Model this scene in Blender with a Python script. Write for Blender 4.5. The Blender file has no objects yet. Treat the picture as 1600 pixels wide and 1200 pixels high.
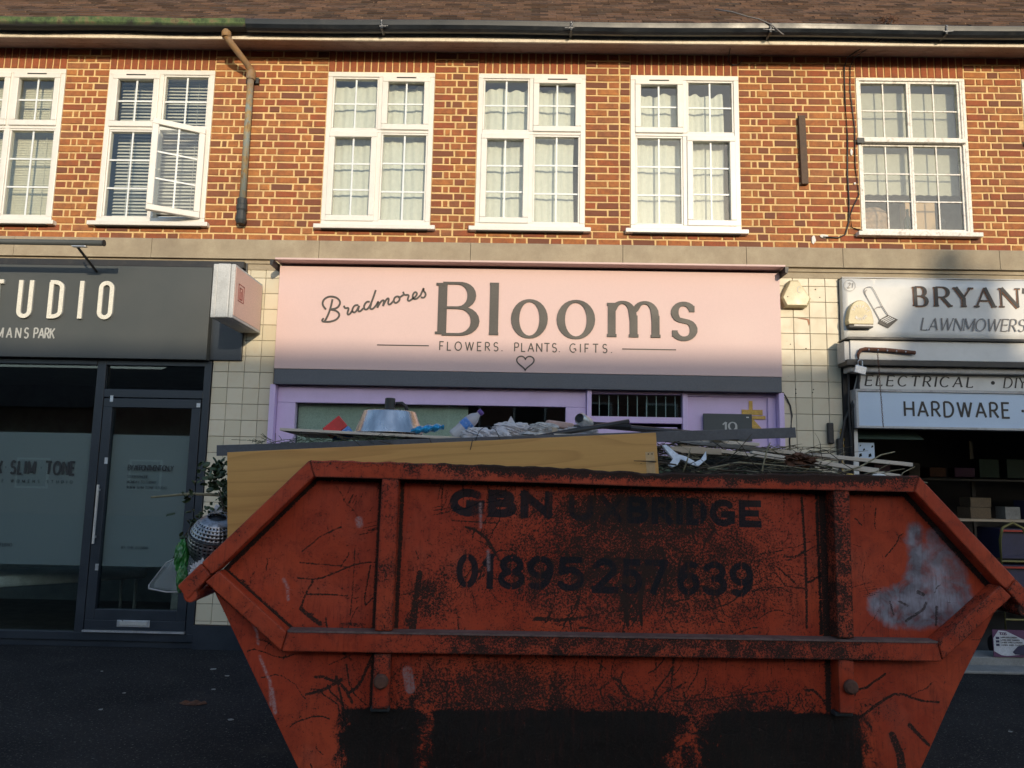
import bpy, math, random
import numpy as np
from math import sin, cos, pi, radians as R_
from mathutils import Vector, Matrix

random.seed(7)
rng = np.random.default_rng(11)
scene = bpy.context.scene
COL = scene.collection

# ------------------------------------------------------------------ camera
cam_d = bpy.data.cameras.new("camera")
cam = bpy.data.objects.new("camera", cam_d)
COL.objects.link(cam)
cam_d.sensor_fit = 'HORIZONTAL'
cam_d.sensor_width = 36.0
cam_d.lens = 26.55
cam_d.clip_start = 0.05
cam_d.clip_end = 400
_yaw, _pit, _rol = R_(0.912), R_(7.402), R_(-1.109)
_Rm = Matrix.Rotation(_yaw, 3, 'Z') @ Matrix.Rotation(_pit, 3, 'X') @ Matrix.Rotation(_rol, 3, 'Y')
_Rc = Matrix(((_Rm[0][0], _Rm[0][2], -_Rm[0][1]), (_Rm[1][0], _Rm[1][2], -_Rm[1][1]), (_Rm[2][0], _Rm[2][2], -_Rm[2][1])))
cam.matrix_world = Matrix.Translation((0, -7.2647, 1.6)) @ _Rc.to_4x4()
scene.camera = cam

# ------------------------------------------------------------------ light
SUN_EL, SUN_AZ = R_(12.3), R_(16.0)      # low sun behind the camera, a little to its right
world = bpy.data.worlds.new("World")
scene.world = world
world.use_nodes = True
wn = world.node_tree
for n in list(wn.nodes): wn.nodes.remove(n)
sky = wn.nodes.new('ShaderNodeTexSky'); sky.sky_type = 'NISHITA'; sky.sun_disc = False
sky.sun_elevation = SUN_EL; sky.sun_rotation = pi - SUN_AZ
sky.air_density = 1.0; sky.dust_density = 0.9; sky.ozone_density = 1.5
bgn = wn.nodes.new('ShaderNodeBackground'); bgn.inputs['Strength'].default_value = 0.15
wo = wn.nodes.new('ShaderNodeOutputWorld')
wn.links.new(sky.outputs[0], bgn.inputs[0]); wn.links.new(bgn.outputs[0], wo.inputs[0])
sd = bpy.data.lights.new("sun", 'SUN'); sd.energy = 1.85; sd.angle = R_(0.53); sd.color = (1.0, 0.83, 0.60)
sun = bpy.data.objects.new("sun", sd); COL.objects.link(sun)
sun.rotation_mode = 'QUATERNION'
sun.rotation_quaternion = Vector((-sin(SUN_AZ) * cos(SUN_EL), cos(SUN_AZ) * cos(SUN_EL), -sin(SUN_EL))).to_track_quat('-Z', 'Y')
sun.location = (6, -20, 9)
vs = scene.view_settings
scene.display_settings.display_device = 'sRGB'
vs.view_transform = 'Standard'; vs.look = 'None'; vs.exposure = 0.85; vs.gamma = 1.0; vs.use_curve_mapping = False
scene.cycles.max_bounces = 7; scene.cycles.transparent_max_bounces = 16; scene.cycles.glossy_bounces = 4
scene.cycles.caustics_reflective = False; scene.cycles.caustics_refractive = False

# ------------------------------------------------------------------ tagging and mesh helpers
def tag(o, label=None, cat=None, group=None, kind=None):
    if label: o['label'] = label
    if cat: o['category'] = cat
    if group: o['group'] = group
    if kind: o['kind'] = kind
    return o

def thing(name, label, cat, loc=(0, 0, 0), rz=0.0, group=None):
    o = bpy.data.objects.new(name, None); COL.objects.link(o)
    o.location = loc; o.rotation_euler = (0, 0, rz); o.empty_display_size = .1
    return tag(o, label, cat, group)

class MB:
    """collects polygons and links them as one mesh object"""
    def __init__(s): s.v = []; s.f = []; s.tone = []
    def add(s, vs_, fs, tone=None):
        n = len(s.v); s.v += [tuple(p) for p in vs_]
        s.f += [tuple(i + n for i in f) for f in fs]
        s.tone += [0.5 if tone is None else tone] * len(vs_)
        return s
    def box(s, x0, x1, y0, y1, z0, z1, tone=None):
        return s.add([(x0, y0, z0), (x1, y0, z0), (x1, y1, z0), (x0, y1, z0), (x0, y0, z1), (x1, y0, z1), (x1, y1, z1), (x0, y1, z1)],
                     [(0, 1, 5, 4), (1, 2, 6, 5), (2, 3, 7, 6), (3, 0, 4, 7), (4, 5, 6, 7), (3, 2, 1, 0)], tone)
    def obox(s, M, sx, sy, sz, tone=None):
        P = [M @ Vector((a * sx / 2, b * sy / 2, c * sz / 2)) for c in (-1, 1) for a, b in ((-1, -1), (1, -1), (1, 1), (-1, 1))]
        return s.add(P, [(0, 1, 5, 4), (1, 2, 6, 5), (2, 3, 7, 6), (3, 0, 4, 7), (4, 5, 6, 7), (3, 2, 1, 0)], tone)
    def prism(s, pts, y0, y1, tone=None):
        """polygon in x,z (any winding) extruded from y0 (front) to y1"""
        A = sum(pts[i][0] * pts[(i + 1) % len(pts)][1] - pts[(i + 1) % len(pts)][0] * pts[i][1] for i in range(len(pts)))
        if A < 0: pts = pts[::-1]
        n = len(pts)
        return s.add([(x, y0, z) for x, z in pts] + [(x, y1, z) for x, z in pts],
                     [tuple(range(n))] + [tuple(range(2 * n - 1, n - 1, -1))] + [((i + 1) % n, i, n + i, n + (i + 1) % n) for i in range(n)], tone)
    def tube(s, pts, r, n=8, tone=None, cap=True):
        pts = [Vector(p) for p in pts]
        rs = r if isinstance(r, (list, tuple)) else [r] * len(pts)
        up = Vector((0, 0, 1)); V = []
        for i, p in enumerate(pts):
            d = (pts[min(i + 1, len(pts) - 1)] - pts[max(i - 1, 0)]).normalized()
            a = d.cross(up)
            if a.length < 1e-3: a = d.cross(Vector((1, 0, 0)))
            a.normalize(); b = d.cross(a).normalized()
            V += [p + (a * cos(2 * pi * k / n) + b * sin(2 * pi * k / n)) * rs[i] for k in range(n)]
        F = []
        for i in range(len(pts) - 1):
            for k in range(n):
                F.append((i * n + k, i * n + (k + 1) % n, (i + 1) * n + (k + 1) % n, (i + 1) * n + k))
        if cap: F += [tuple(range(n - 1, -1, -1)), tuple((len(pts) - 1) * n + k for k in range(n))]
        return s.add(V, F, tone)
    def lathe(s, prof, c=(0, 0, 0), n=32, M=None, tone=None):
        V = []; F = []
        for r, z in prof:
            for k in range(n):
                p = Vector((r * cos(2 * pi * k / n), r * sin(2 * pi * k / n), z))
                if M is not None: p = M @ p
                V.append(p + Vector(c))
        for i in range(len(prof) - 1):
            for k in range(n):
                F.append((i * n + k, i * n + (k + 1) % n, (i + 1) * n + (k + 1) % n, (i + 1) * n + k))
        return s.add(V, F, tone)
    def sheet(s, fn, nu, nv, tone=None):
        V = [fn(i / nu, j / nv) for j in range(nv + 1) for i in range(nu + 1)]
        F = [(j * (nu + 1) + i, j * (nu + 1) + i + 1, (j + 1) * (nu + 1) + i + 1, (j + 1) * (nu + 1) + i) for j in range(nv) for i in range(nu)]
        return s.add(V, F, tone)
    def data(s, name, smooth=False):
        me = bpy.data.meshes.new(name)
        me.from_pydata(s.v, [], s.f)
        a = me.attributes.new('tone', 'FLOAT', 'POINT'); a.data.foreach_set('value', np.array(s.tone, dtype=np.float32))
        if smooth: me.polygons.foreach_set('use_smooth', [True] * len(me.polygons))
        me.update(); return me
    def build(s, name, mat, parent=None, bevel=0, smooth=False, loc=None, rot=None, solid=0):
        me = s.data(name, smooth); me.materials.append(mat)
        o = bpy.data.objects.new(name, me); COL.objects.link(o)
        if parent is not None: o.parent = parent
        if loc is not None: o.location = loc
        if rot is not None: o.rotation_euler = rot
        if solid:
            m = o.modifiers.new('solid', 'SOLIDIFY'); m.thickness = solid
        if bevel:
            m = o.modifiers.new('bevel', 'BEVEL'); m.width = bevel; m.segments = 2; m.limit_method = 'ANGLE'; m.angle_limit = R_(40)
        return o

def link_mesh(name, me, parent=None, loc=(0, 0, 0), rot=(0, 0, 0), sc=(1, 1, 1)):
    o = bpy.data.objects.new(name, me); COL.objects.link(o)
    if parent is not None: o.parent = parent
    o.location = loc; o.rotation_euler = rot; o.scale = sc
    return o

# ------------------------------------------------------------------ materials
class NT:
    def __init__(s, name):
        s.m = bpy.data.materials.new(name); s.m.use_nodes = True; s.t = s.m.node_tree
        for n in list(s.t.nodes): s.t.nodes.remove(n)
        s.out = s.t.nodes.new('ShaderNodeOutputMaterial')
        s._pos = None
    def n(s, typ, **kw):
        nd = s.t.nodes.new(typ)
        for k, v in kw.items(): setattr(nd, k, v)
        return nd
    def L(s, a, b): s.t.links.new(a, b)
    def put(s, sock, v):
        if hasattr(v, 'is_output') or isinstance(v, bpy.types.NodeSocket): s.L(v, sock)
        else: sock.default_value = v
    @property
    def pos(s):
        if s._pos is None: s._pos = s.n('ShaderNodeNewGeometry').outputs['Position']
        return s._pos
    def objc(s): return s.n('ShaderNodeTexCoord').outputs['Object']
    def mapv(s, vec, scale=(1, 1, 1), loc=(0, 0, 0), rot=(0, 0, 0)):
        m = s.n('ShaderNodeMapping'); s.L(vec, m.inputs['Vector'])
        m.inputs['Scale'].default_value = scale; m.inputs['Location'].default_value = loc; m.inputs['Rotation'].default_value = rot
        return m.outputs[0]
    def noise(s, scale, detail=4, rough=.55, vec=None, dist=0, color=False):
        n = s.n('ShaderNodeTexNoise'); s.L(vec if vec is not None else s.pos, n.inputs['Vector'])
        n.inputs['Scale'].default_value = scale; n.inputs['Detail'].default_value = detail
        n.inputs['Roughness'].default_value = rough; n.inputs['Distortion'].default_value = dist
        return n.outputs['Color' if color else 'Fac']
    def vor(s, scale, vec=None, feature='F1', out='Distance', rnd=1.0):
        n = s.n('ShaderNodeTexVoronoi', feature=feature); s.L(vec if vec is not None else s.pos, n.inputs['Vector'])
        n.inputs['Scale'].default_value = scale; n.inputs['Randomness'].default_value = rnd
        return n.outputs[out]
    def math(s, op, a, b=0.0, clamp=False):
        n = s.n('ShaderNodeMath', operation=op); n.use_clamp = clamp
        s.put(n.inputs[0], a); s.put(n.inputs[1], b); return n.outputs[0]
    def ramp(s, fac, a, b, c0=0.0, c1=1.0):
        n = s.n('ShaderNodeMapRange'); n.clamp = True
        s.put(n.inputs[0], fac); n.inputs[1].default_value = a; n.inputs[2].default_value = b
        n.inputs[3].default_value = c0; n.inputs[4].default_value = c1
        return n.outputs[0]
    def mix(s, fac, a, b, blend='MIX'):
        n = s.n('ShaderNodeMix', data_type='RGBA', blend_type=blend)
        s.put(n.inputs[0], fac)
        for sk, v in ((n.inputs[6], a), (n.inputs[7], b)):
            if isinstance(v, tuple): v = (*v[:3], 1.0)
            s.put(sk, v)
        return n.outputs[2]
    def cramp(s, fac, stops):
        n = s.n('ShaderNodeValToRGB'); s.L(fac, n.inputs[0]); cr = n.color_ramp
        while len(cr.elements) < len(stops): cr.elements.new(.5)
        for e, (p, c) in zip(cr.elements, stops): e.position = p; e.color = (*c, 1)
        return n.outputs[0]
    def attr(s, name):
        n = s.n('ShaderNodeAttribute', attribute_name=name); return n.outputs['Fac']
    def bump(s, h, strength=.3, dist=.005, normal=None):
        n = s.n('ShaderNodeBump'); s.L(h, n.inputs['Height']); n.inputs['Strength'].default_value = strength
        n.inputs['Distance'].default_value = dist
        if normal is not None: s.L(normal, n.inputs['Normal'])
        return n.outputs[0]
    def bsdf(s, col, rough=.6, metal=0.0, normal=None, spec=.5, alpha=None, **kw):
        b = s.n('ShaderNodeBsdfPrincipled')
        if isinstance(col, tuple): col = (*col[:3], 1.0)
        s.put(b.inputs['Base Color'], col); s.put(b.inputs['Roughness'], rough); s.put(b.inputs['Metallic'], metal)
        b.inputs['Specular IOR Level'].default_value = spec
        if normal is not None: s.L(normal, b.inputs['Normal'])
        if alpha is not None: s.put(b.inputs['Alpha'], alpha)
        for k, v in kw.items(): b.inputs[k].default_value = v
        return b.outputs[0]
    def done(s, surf): s.L(surf, s.out.inputs['Surface']); return s.m

def simple(name, col, rough=.6, metal=0.0, var=.25, scale=6, bump=.15, bscale=80, dirt=None, dirt_amt=.4, spec=.5, fine=0.12):
    t = NT(name)
    n1 = t.noise(scale, 5, .6); n2 = t.noise(bscale, 3)
    v = t.ramp(n1, .3, .7, 1 - var, 1 + var * .5)
    v2 = t.ramp(n2, .3, .7, 1 - fine, 1 + fine)
    vv = t.math('MULTIPLY', v, v2)
    cc = t.n('ShaderNodeCombineColor'); [t.L(vv, cc.inputs[i]) for i in range(3)]
    c = t.mix(1.0, col, cc.outputs[0], 'MULTIPLY')
    if dirt:
        d = t.noise(scale * 2.3, 7, .7)
        c = t.mix(t.ramp(d, .52, .72, 0, dirt_amt), c, dirt)
    return t.done(t.bsdf(c, t.ramp(n1, .3, .7, max(0, rough - .08), min(1, rough + .1)), metal, t.bump(n2, bump, .003), spec))

def brick_mat(name, indiv):
    t = NT(name)
    r = t.n('ShaderNodeObjectInfo').outputs['Random'] if indiv else t.attr('tone')
    c = t.cramp(r, [(0.0, (.21, .070, .040)), (.08, (.16, .070, .048)), (.17, (.35, .118, .044)), (.32, (.43, .168, .058)), (.45, (.31, .085, .040)), (.55, (.33, .095, .040)), (.64, (.50, .215, .068)),
                    (.76, (.28, .080, .040)), (.86, (.38, .145, .050)), (.94, (.40, .17, .07)), (1.0, (.23, .085, .05))])
    n = t.noise(22, 6, .65, dist=.6); n2 = t.noise(140, 4, .7)
    c = t.mix(t.ramp(t.noise(9, 5, .65), .45, .70, 0, .75), c, (.17, .075, .045)); c = t.mix(t.ramp(n, .40, .72, 0, .5), c, (.15, .055, .035))
    c = t.mix(t.ramp(n2, .58, .78, 0, .4), c, (.62, .30, .14))
    c = t.mix(t.ramp(t.noise(60, 5, .7), .63, .74, 0, .55), c, (.045, .025, .02))
    big = t.noise(1.1, 3, .5)
    c = t.mix(t.ramp(big, .4, .7, 0, .32), c, (.15, .065, .035))
    h = t.math('ADD', n, t.math('MULTIPLY', n2, .6))
    return t.done(t.bsdf(c, .85, 0, t.bump(h, .55, .004), .25))

def glass_mat(name, tint=(.93, .96, .95), gloss=1.0, ior=1.52, wob=.0):
    t = NT(name)
    tr = t.n('ShaderNodeBsdfTransparent'); tr.inputs[0].default_value = (*tint, 1)
    gl = t.n('ShaderNodeBsdfGlossy'); gl.inputs['Roughness'].default_value = .01; gl.inputs[0].default_value = (gloss, gloss, gloss, 1)
    if wob:
        t.L(t.bump(t.noise(1.6, 2), wob, .02), gl.inputs['Normal'])
    fr = t.n('ShaderNodeFresnel'); bf = t.n('ShaderNodeNewGeometry').outputs['Backfacing']
    t.L(t.math('POWER', ior, t.math('SUBTRACT', 1.0, t.math('MULTIPLY', bf, 2.0))), fr.inputs[0])
    f = t.math('MULTIPLY', fr.outputs[0], 1.15, True)
    mx = t.n('ShaderNodeMixShader'); t.L(f, mx.inputs[0]); t.L(tr.outputs[0], mx.inputs[1]); t.L(gl.outputs[0], mx.inputs[2])
    return t.done(mx.outputs[0])

def film_mat(name, col, opacity=.7, rough=.6):
    t = NT(name)
    tr = t.n('ShaderNodeBsdfTransparent'); tr.inputs[0].default_value = (1, 1, 1, 1)
    b = t.bsdf(col, rough)
    mx = t.n('ShaderNodeMixShader'); mx.inputs[0].default_value = opacity; t.L(tr.outputs[0], mx.inputs[1]); t.L(b, mx.inputs[2])
    return t.done(mx.outputs[0])

def cloth_mat(name, col, trans=.35, opacity=1.0, scale=30):
    t = NT(name)
    n = t.noise(scale, 4)
    c = t.mix(t.ramp(n, .3, .75, 0, .35), col, tuple(x * .72 for x in col))
    d = t.n('ShaderNodeBsdfDiffuse'); t.L(c, d.inputs[0])
    tl = t.n('ShaderNodeBsdfTranslucent'); t.L(c, tl.inputs[0])
    mx = t.n('ShaderNodeMixShader'); mx.inputs[0].default_value = trans; t.L(d.outputs[0], mx.inputs[1]); t.L(tl.outputs[0], mx.inputs[2])
    o = mx.outputs[0]
    if opacity < 1:
        tr = t.n('ShaderNodeBsdfTransparent'); m2 = t.n('ShaderNodeMixShader'); m2.inputs[0].default_value = opacity
        t.L(tr.outputs[0], m2.inputs[1]); t.L(o, m2.inputs[2]); o = m2.outputs[0]
    return t.done(o)

def skip_paint(name, rust=0.0, attrs=False, top=None, scale=1.0, grime=.0):
    """chipped orange-red paint over brown rusty steel; attrs: the worn patches, rail-side shade, stencils and sprayed patch stored on the mesh"""
    t = NT(name); p = t.objc()
    big = t.noise(2.2 * scale, 5, .6, p); mid = t.noise(11, 6, .7, p, .8); fine = t.noise(120, 6, .82, p, .4); vf = t.noise(260, 3, .7, p)
    strk = t.noise(70, 5, .75, t.mapv(p, (1, 1, .10)))
    red = t.mix(t.ramp(big, .35, .65), (.38, .043, .017), (.50, .074, .028))
    red = t.mix(t.ramp(mid, .45, .75, 0, .75), red, (.22, .026, .013))
    red = t.mix(t.ramp(t.noise(5.5, 5, .6, p), .55, .8, 0, .35), red, (.44, .12, .07))
    rustc = t.mix(t.ramp(fine, .3, .7), (.016, .009, .007), (.050, .026, .018))
    rustc = t.mix(t.ramp(vf, .66, .76, 0, .5), rustc, (.16, .06, .03))
    w = t.math('ADD', t.math('MULTIPLY', fine, .80 if attrs else .66), t.math('MULTIPLY', mid, .20 if attrs else .34))
    if attrs:
        wear_shade = t.attr('wear_shade'); spk = t.attr('spk')
        thr = t.math('ADD', w, t.math('MULTIPLY', spk, .175))
        base = t.ramp(thr, .590, .615)
        m2 = t.ramp(t.math('ADD', t.math('MULTIPLY', wear_shade, .80), t.math('MULTIPLY', t.math('SUBTRACT', fine, .5), 2.1)), .50, .60)
        m = t.math('MAXIMUM', base, m2)
    else:
        thr = w
        if rust: thr = t.math('ADD', thr, rust)
        if top is not None:
            sp = t.n('ShaderNodeSeparateXYZ'); t.L(p, sp.inputs[0])
            z = t.ramp(sp.outputs[2], top[0], top[1], 0, top[2])
            xx = t.math('ABSOLUTE', t.math('SUBTRACT', sp.outputs[0], top[3]))
            thr = t.math('ADD', thr, t.math('MULTIPLY', z, t.ramp(xx, top[4], top[5], 1, .15)))
        bv = t.n('ShaderNodeBevel'); bv.samples = 6; bv.inputs['Radius'].default_value = .014
        dp_ = t.n('ShaderNodeVectorMath', operation='DOT_PRODUCT'); t.L(bv.outputs[0], dp_.inputs[0]); t.L(t.n('ShaderNodeNewGeometry').outputs['True Normal'], dp_.inputs[1])
        eg = t.ramp(t.math('SUBTRACT', 1.0, dp_.outputs['Value']), .02, .20, 0, .20)
        thr = t.math('ADD', thr, eg)
        m = t.ramp(thr, .575, .61)
    col = t.mix(m, red, rustc)
    if attrs:
        sil = t.math('MULTIPLY', t.ramp(t.math('ADD', t.attr('silver'), t.math('MULTIPLY', t.math('SUBTRACT', mid, .5), .9)), .25, .75), .93)
        scol = t.mix(t.ramp(mid, .35, .6), (.055, .062, .078), (.19, .195, .225))
        scol = t.mix(t.ramp(t.noise(5, 4, .6, p), .42, .56), scol, (.34, .34, .39))
        sil = t.math('MULTIPLY', sil, t.ramp(m2, 0, 1, 1, .25))
        col = t.mix(sil, col, scol)
        inkm = t.ramp(t.math('SUBTRACT', t.attr('ink'), t.ramp(t.math('ADD', fine, t.math('MULTIPLY', mid, .5)), .74, .92, 0, .85)), .42, .6)
        col = t.mix(t.math('MULTIPLY', inkm, .97), col, (.010, .011, .015))
        col = t.mix(t.math('MULTIPLY', t.attr('pale'), t.ramp(fine, .42, .55, .1, .8)), col, (.42, .28, .27))
        dirt_shade = t.ramp(t.math('ADD', t.attr('dirt'), t.math('MULTIPLY', t.math('SUBTRACT', t.math('ADD', mid, fine), 1.0), 1.35)), .42, .60)
        col = t.mix(dirt_shade, col, t.mix(t.ramp(fine, .35, .7), (.007, .0055, .005), (.024, .017, .013)))
    st = t.math('MULTIPLY', t.ramp(strk, .50, .68, 0, .60), t.ramp(t.noise(3.1, 4, .6, p), .38, .62, .15, 1.0))
    col = t.mix(st, col, (.075, .018, .011))
    col = t.mix(t.ramp(t.noise(30, 5, .8, p, 1.5), .66, .70, 0, .25), col, (.5, .3, .27))
    h = t.math('ADD', t.math('MULTIPLY', m, -.5), t.math('MULTIPLY', fine, .5))
    nb = t.bump(h, .6, .003)
    nb = t.bump(t.noise(3.2, 3, .5, p), .35, .05, nb)
    return t.done(t.bsdf(col, t.ramp(m, 0, 1, .48, .85), 0, nb, .25))

def wood_mat(name, light, dark, axis='x', scale=1.0, rough=.45, rings=True):
    t = NT(name); p = t.objc()
    sc = {'x': (.28, 3, 3.2), 'z': (3, 3, .28)}[axis]
    base = t.noise(.85 * scale, 3, .45, t.mapv(p, sc, (.4, 0, .3)), .3)
    fr_ = t.math('FRACT', t.math('MULTIPLY', base, 17.0))
    ln = t.math('MULTIPLY', t.ramp(fr_, .55, .93), t.ramp(fr_, .93, 1.0, 1, 0))
    g = t.noise(7, 6, .75, t.mapv(p, tuple(x * 5 for x in sc)))
    f = t.math('ADD', t.math('MULTIPLY', ln, .75 if rings else .35), t.math('MULTIPLY', t.ramp(g, .35, .7), .35))
    c = t.mix(f, light, dark)
    return t.done(t.bsdf(c, rough, 0, t.bump(g, .1, .002)))

M = {}
M['brick1'] = brick_mat('clay_brick', True)
M['brick'] = brick_mat('clay_brick_mass', False)
M['mortar'] = simple('lime_mortar', (.68, .475, .225), .95, var=.2, scale=3, bump=.5, bscale=120, dirt=(.34, .22, .12), dirt_amt=.5)
t = NT('stone_band'); n1 = t.noise(5, 6, .7); n2 = t.noise(160, 3, .8)
c = t.mix(t.ramp(n1, .3, .7), (.30, .245, .175), (.42, .36, .26)); c = t.mix(t.ramp(n2, .5, .75, 0, .6), c, (.16, .13, .10)); c = t.mix(t.ramp(t.noise(1.2, 4), .45, .7, 0, .5), c, (.22, .185, .14))
M['stone'] = t.done(t.bsdf(c, .9, 0, t.bump(n2, .5, .003), .3))
M['upvc'] = simple('white_upvc', (.72, .70, .66), .35, var=.06, scale=3, bump=.05, fine=.03, dirt=(.55, .52, .45), dirt_amt=.25)
M['oldwhite'] = simple('old_white_paint', (.78, .75, .70), .6, var=.12, scale=8, bump=.7, bscale=60, dirt=(.22, .17, .13), dirt_amt=.75)
M['bar'] = simple('white_glazing_bar', (.70, .74, .76), .4, var=.05, bump=.02, fine=.02)
M['vent'] = simple('black_vent_slot', (.02, .018, .016), .7)
M['glass'] = glass_mat('window_glass', (.94, .96, .94), .9)
M['shopglass'] = glass_mat('shop_glass', (.80, .86, .85), .9, 1.5)
M['curtain'] = cloth_mat('cream_curtain', (.87, .86, .79), .2)
M['net'] = cloth_mat('net_curtain', (.78, .76, .68), .35, .9)
M['blind'] = cloth_mat('roller_blind', (.70, .67, .58), .3)
M['slat'] = simple('venetian_slat', (.62, .60, .56), .45, var=.06)
M['slat_cream'] = simple('cream_slat', (.62, .58, .47), .5, var=.06)
M['room'] = simple('room_wall', (.26, .27, .29), .9)
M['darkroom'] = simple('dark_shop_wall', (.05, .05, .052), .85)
M['studio_wall'] = simple('studio_wall', (.22, .23, .22), .85)
M['floorwood'] = simple('dark_floor', (.05, .042, .035), .5)
t = NT('roof_tiles'); r = t.attr('tone'); n = t.noise(30, 5, .7)
c = t.cramp(r, [(0, (.045, .028, .02)), (.4, (.095, .056, .038)), (.7, (.14, .082, .056)), (1, (.065, .045, .035))])
c = t.mix(t.ramp(n, .5, .68, 0, .6), c, (.05, .04, .03)); c = t.mix(t.ramp(t.noise(9, 5, .7), .62, .75, 0, .55), c, (.07, .085, .03)); c = t.mix(t.ramp(t.noise(45, 3), .66, .72, 0, .7), c, (.30, .20, .13))
M['rooftile'] = t.done(t.bsdf(c, .9, 0, t.bump(n, .6, .005), .2))
M['gutter_black'] = simple('black_gutter', (.014, .018, .024), .38, var=.3, scale=4, dirt=(.09, .085, .075), dirt_amt=.25, bump=.1)
t = NT('mossy_gutter'); n = t.noise(7, 6, .7); sp = t.n('ShaderNodeSeparateXYZ'); t.L(t.pos, sp.inputs[0]); zz = t.ramp(sp.outputs[2], 5.985, 6.02)
c = t.cramp(n, [(0.36, (.018, .02, .016)), (.46, (.05, .085, .03)), (.54, (.085, .13, .045)), (.60, (.15, .12, .06)), (.70, (.03, .03, .02))]); c = t.mix(zz, (.012, .012, .013), c)
M['gutter_moss'] = t.done(t.bsdf(c, .8, 0, t.bump(n, .4, .005)))
M['softwood'] = simple('soffit_boards', (.30, .22, .19), .7, var=.25, scale=3, bump=.2, dirt=(.055, .025, .022), dirt_amt=.55)
M['fasciaedge'] = simple('fascia_edge', (.72, .64, .52), .6, var=.2, dirt=(.2, .12, .08))
t = NT('rusted_pipe'); n = t.noise(9, 6, .75); n2 = t.noise(45, 5, .7, t.mapv(t.pos, (1, 1, .25)))
sp = t.n('ShaderNodeSeparateXYZ'); t.L(t.pos, sp.inputs[0])
c = t.mix(t.ramp(n, .40, .56), (.33, .22, .085), (.20, .235, .225)); c = t.mix(t.ramp(n2, .55, .68), c, (.17, .085, .03)); c = t.mix(t.ramp(sp.outputs[2], 5.35, 5.7, 0, .7), c, (.26, .13, .045))
M['pipe'] = t.done(t.bsdf(c, .8, 0, t.bump(n2, .5, .004)))
M['castiron'] = simple('cast_iron', (.03, .036, .04), .55, dirt=(.2, .17, .12), dirt_amt=.3, bump=.3)
t = NT('cream_tiles'); r = t.n('ShaderNodeObjectInfo').outputs['Random']; n = t.noise(9, 5, .65)
c = t.mix(r, (.56, .51, .38), (.64, .58, .45)); c = t.mix(t.ramp(n, .5, .8, 0, .45), c, (.56, .42, .27)); c = t.mix(t.ramp(t.noise(70, 4, .7), .68, .73, 0, .6), c, (.20, .14, .09))
M['tile'] = t.done(t.bsdf(c, t.ramp(n, .3, .7, .38, .55), 0, t.bump(t.noise(6, 2), .12, .01), .4))
M['grout'] = simple('tile_grout', (.15, .12, .09), .9)
M['pink'] = simple('pink_sign_paint', (.64, .465, .445), .62, var=.05, scale=1.5, bump=.03, fine=.02)
M['lilac'] = simple('lilac_paint', (.60, .47, .74), .45, var=.08, scale=3, bump=.05, fine=.03)
M['charcoal'] = simple('charcoal_letter', (.060, .055, .050), .55, var=.15, scale=3)
M['slate_strip'] = simple('slate_strip', (.085, .095, .115), .5, var=.12, scale=2)
M['shadow_line'] = simple('dark_maroon_soffit', (.20, .10, .10), .6)
t = NT('grey_fascia'); n = t.noise(1.4, 5, .6); c = t.mix(t.ramp(n, .3, .7), (.066, .076, .080), (.084, .092, .094))
M['fascia'] = t.done(t.bsdf(c, t.ramp(n, .3, .7, .50, .6), 0, t.bump(t.noise(90, 2), .03, .002), .22))
M['ral7016'] = simple('anthracite_frame', (.022, .030, .042), .38, var=.15, scale=4)
M['letter_white'] = simple('white_letter', (.72, .70, .62), .4, var=.08)
M['letter_print'] = simple('pale_print', (.42, .43, .42), .5, var=.1)
M['dark_print'] = simple('dark_print', (.015, .017, .02), .5)
M['film'] = film_mat('frosted_film', (.33, .345, .375), .90)
M['alu'] = simple('brushed_aluminium', (.55, .57, .60), .35, .6, var=.1, dirt=(.3, .28, .24), dirt_amt=.3)
M['boxpink'] = simple('pink_box_face', (.66, .46, .40), .4, var=.05)
M['burgundy'] = simple('burgundy_print', (.33, .07, .06), .5)
M['signwhite'] = simple('white_sign_panel', (.60, .605, .60), .48, var=.10, scale=2.5, bump=.12, bscale=4, fine=.02, dirt=(.42, .42, .40), dirt_amt=.3)
M['lightbox'] = simple('light_box_acrylic', (.46, .58, .74), .32, var=.04, scale=1.5, bump=.03, fine=.02)
M['blackprint'] = simple('black_print', (.018, .016, .018), .5)
M['bronze_edge'] = simple('orange_brown_print', (.30, .12, .05), .5)
M['greyprint'] = simple('grey_print', (.17, .16, .16), .5)
M['faint'] = simple('faint_outline_print', (.32, .30, .28), .5)
M['alarm'] = simple('cream_alarm_plastic', (.50, .43, .26), .4, var=.12, scale=5, dirt=(.4, .33, .2), dirt_amt=.25)
M['awning'] = simple('weathered_aluminium', (.42, .42, .43), .5, .1, var=.25, scale=3, dirt=(.12, .10, .09), dirt_amt=.6)
M['blacktrim'] = simple('black_trim', (.02, .02, .022), .5, dirt=(.08, .07, .06))
M['rusty'] = simple('rusty_steel', (.12, .05, .03), .8, var=.4, scale=20, dirt=(.03, .02, .02), dirt_amt=.6, bump=.5)
M['ash'] = None
t = NT('dark_asphalt'); n = t.noise(1.1, 5, .6); n2 = t.noise(260, 3, .8); v = t.vor(120)
c = t.mix(t.ramp(n, .3, .7), (.010, .011, .013), (.030, .030, .031)); c = t.mix(t.ramp(t.math('ADD', v, t.math('MULTIPLY', n2, .5)), .22, .42, .8, 0), c, (.085, .083, .080)); c = t.mix(t.ramp(t.noise(38, 3), .71, .75, 0, .8), c, (.11, .105, .10))
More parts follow.
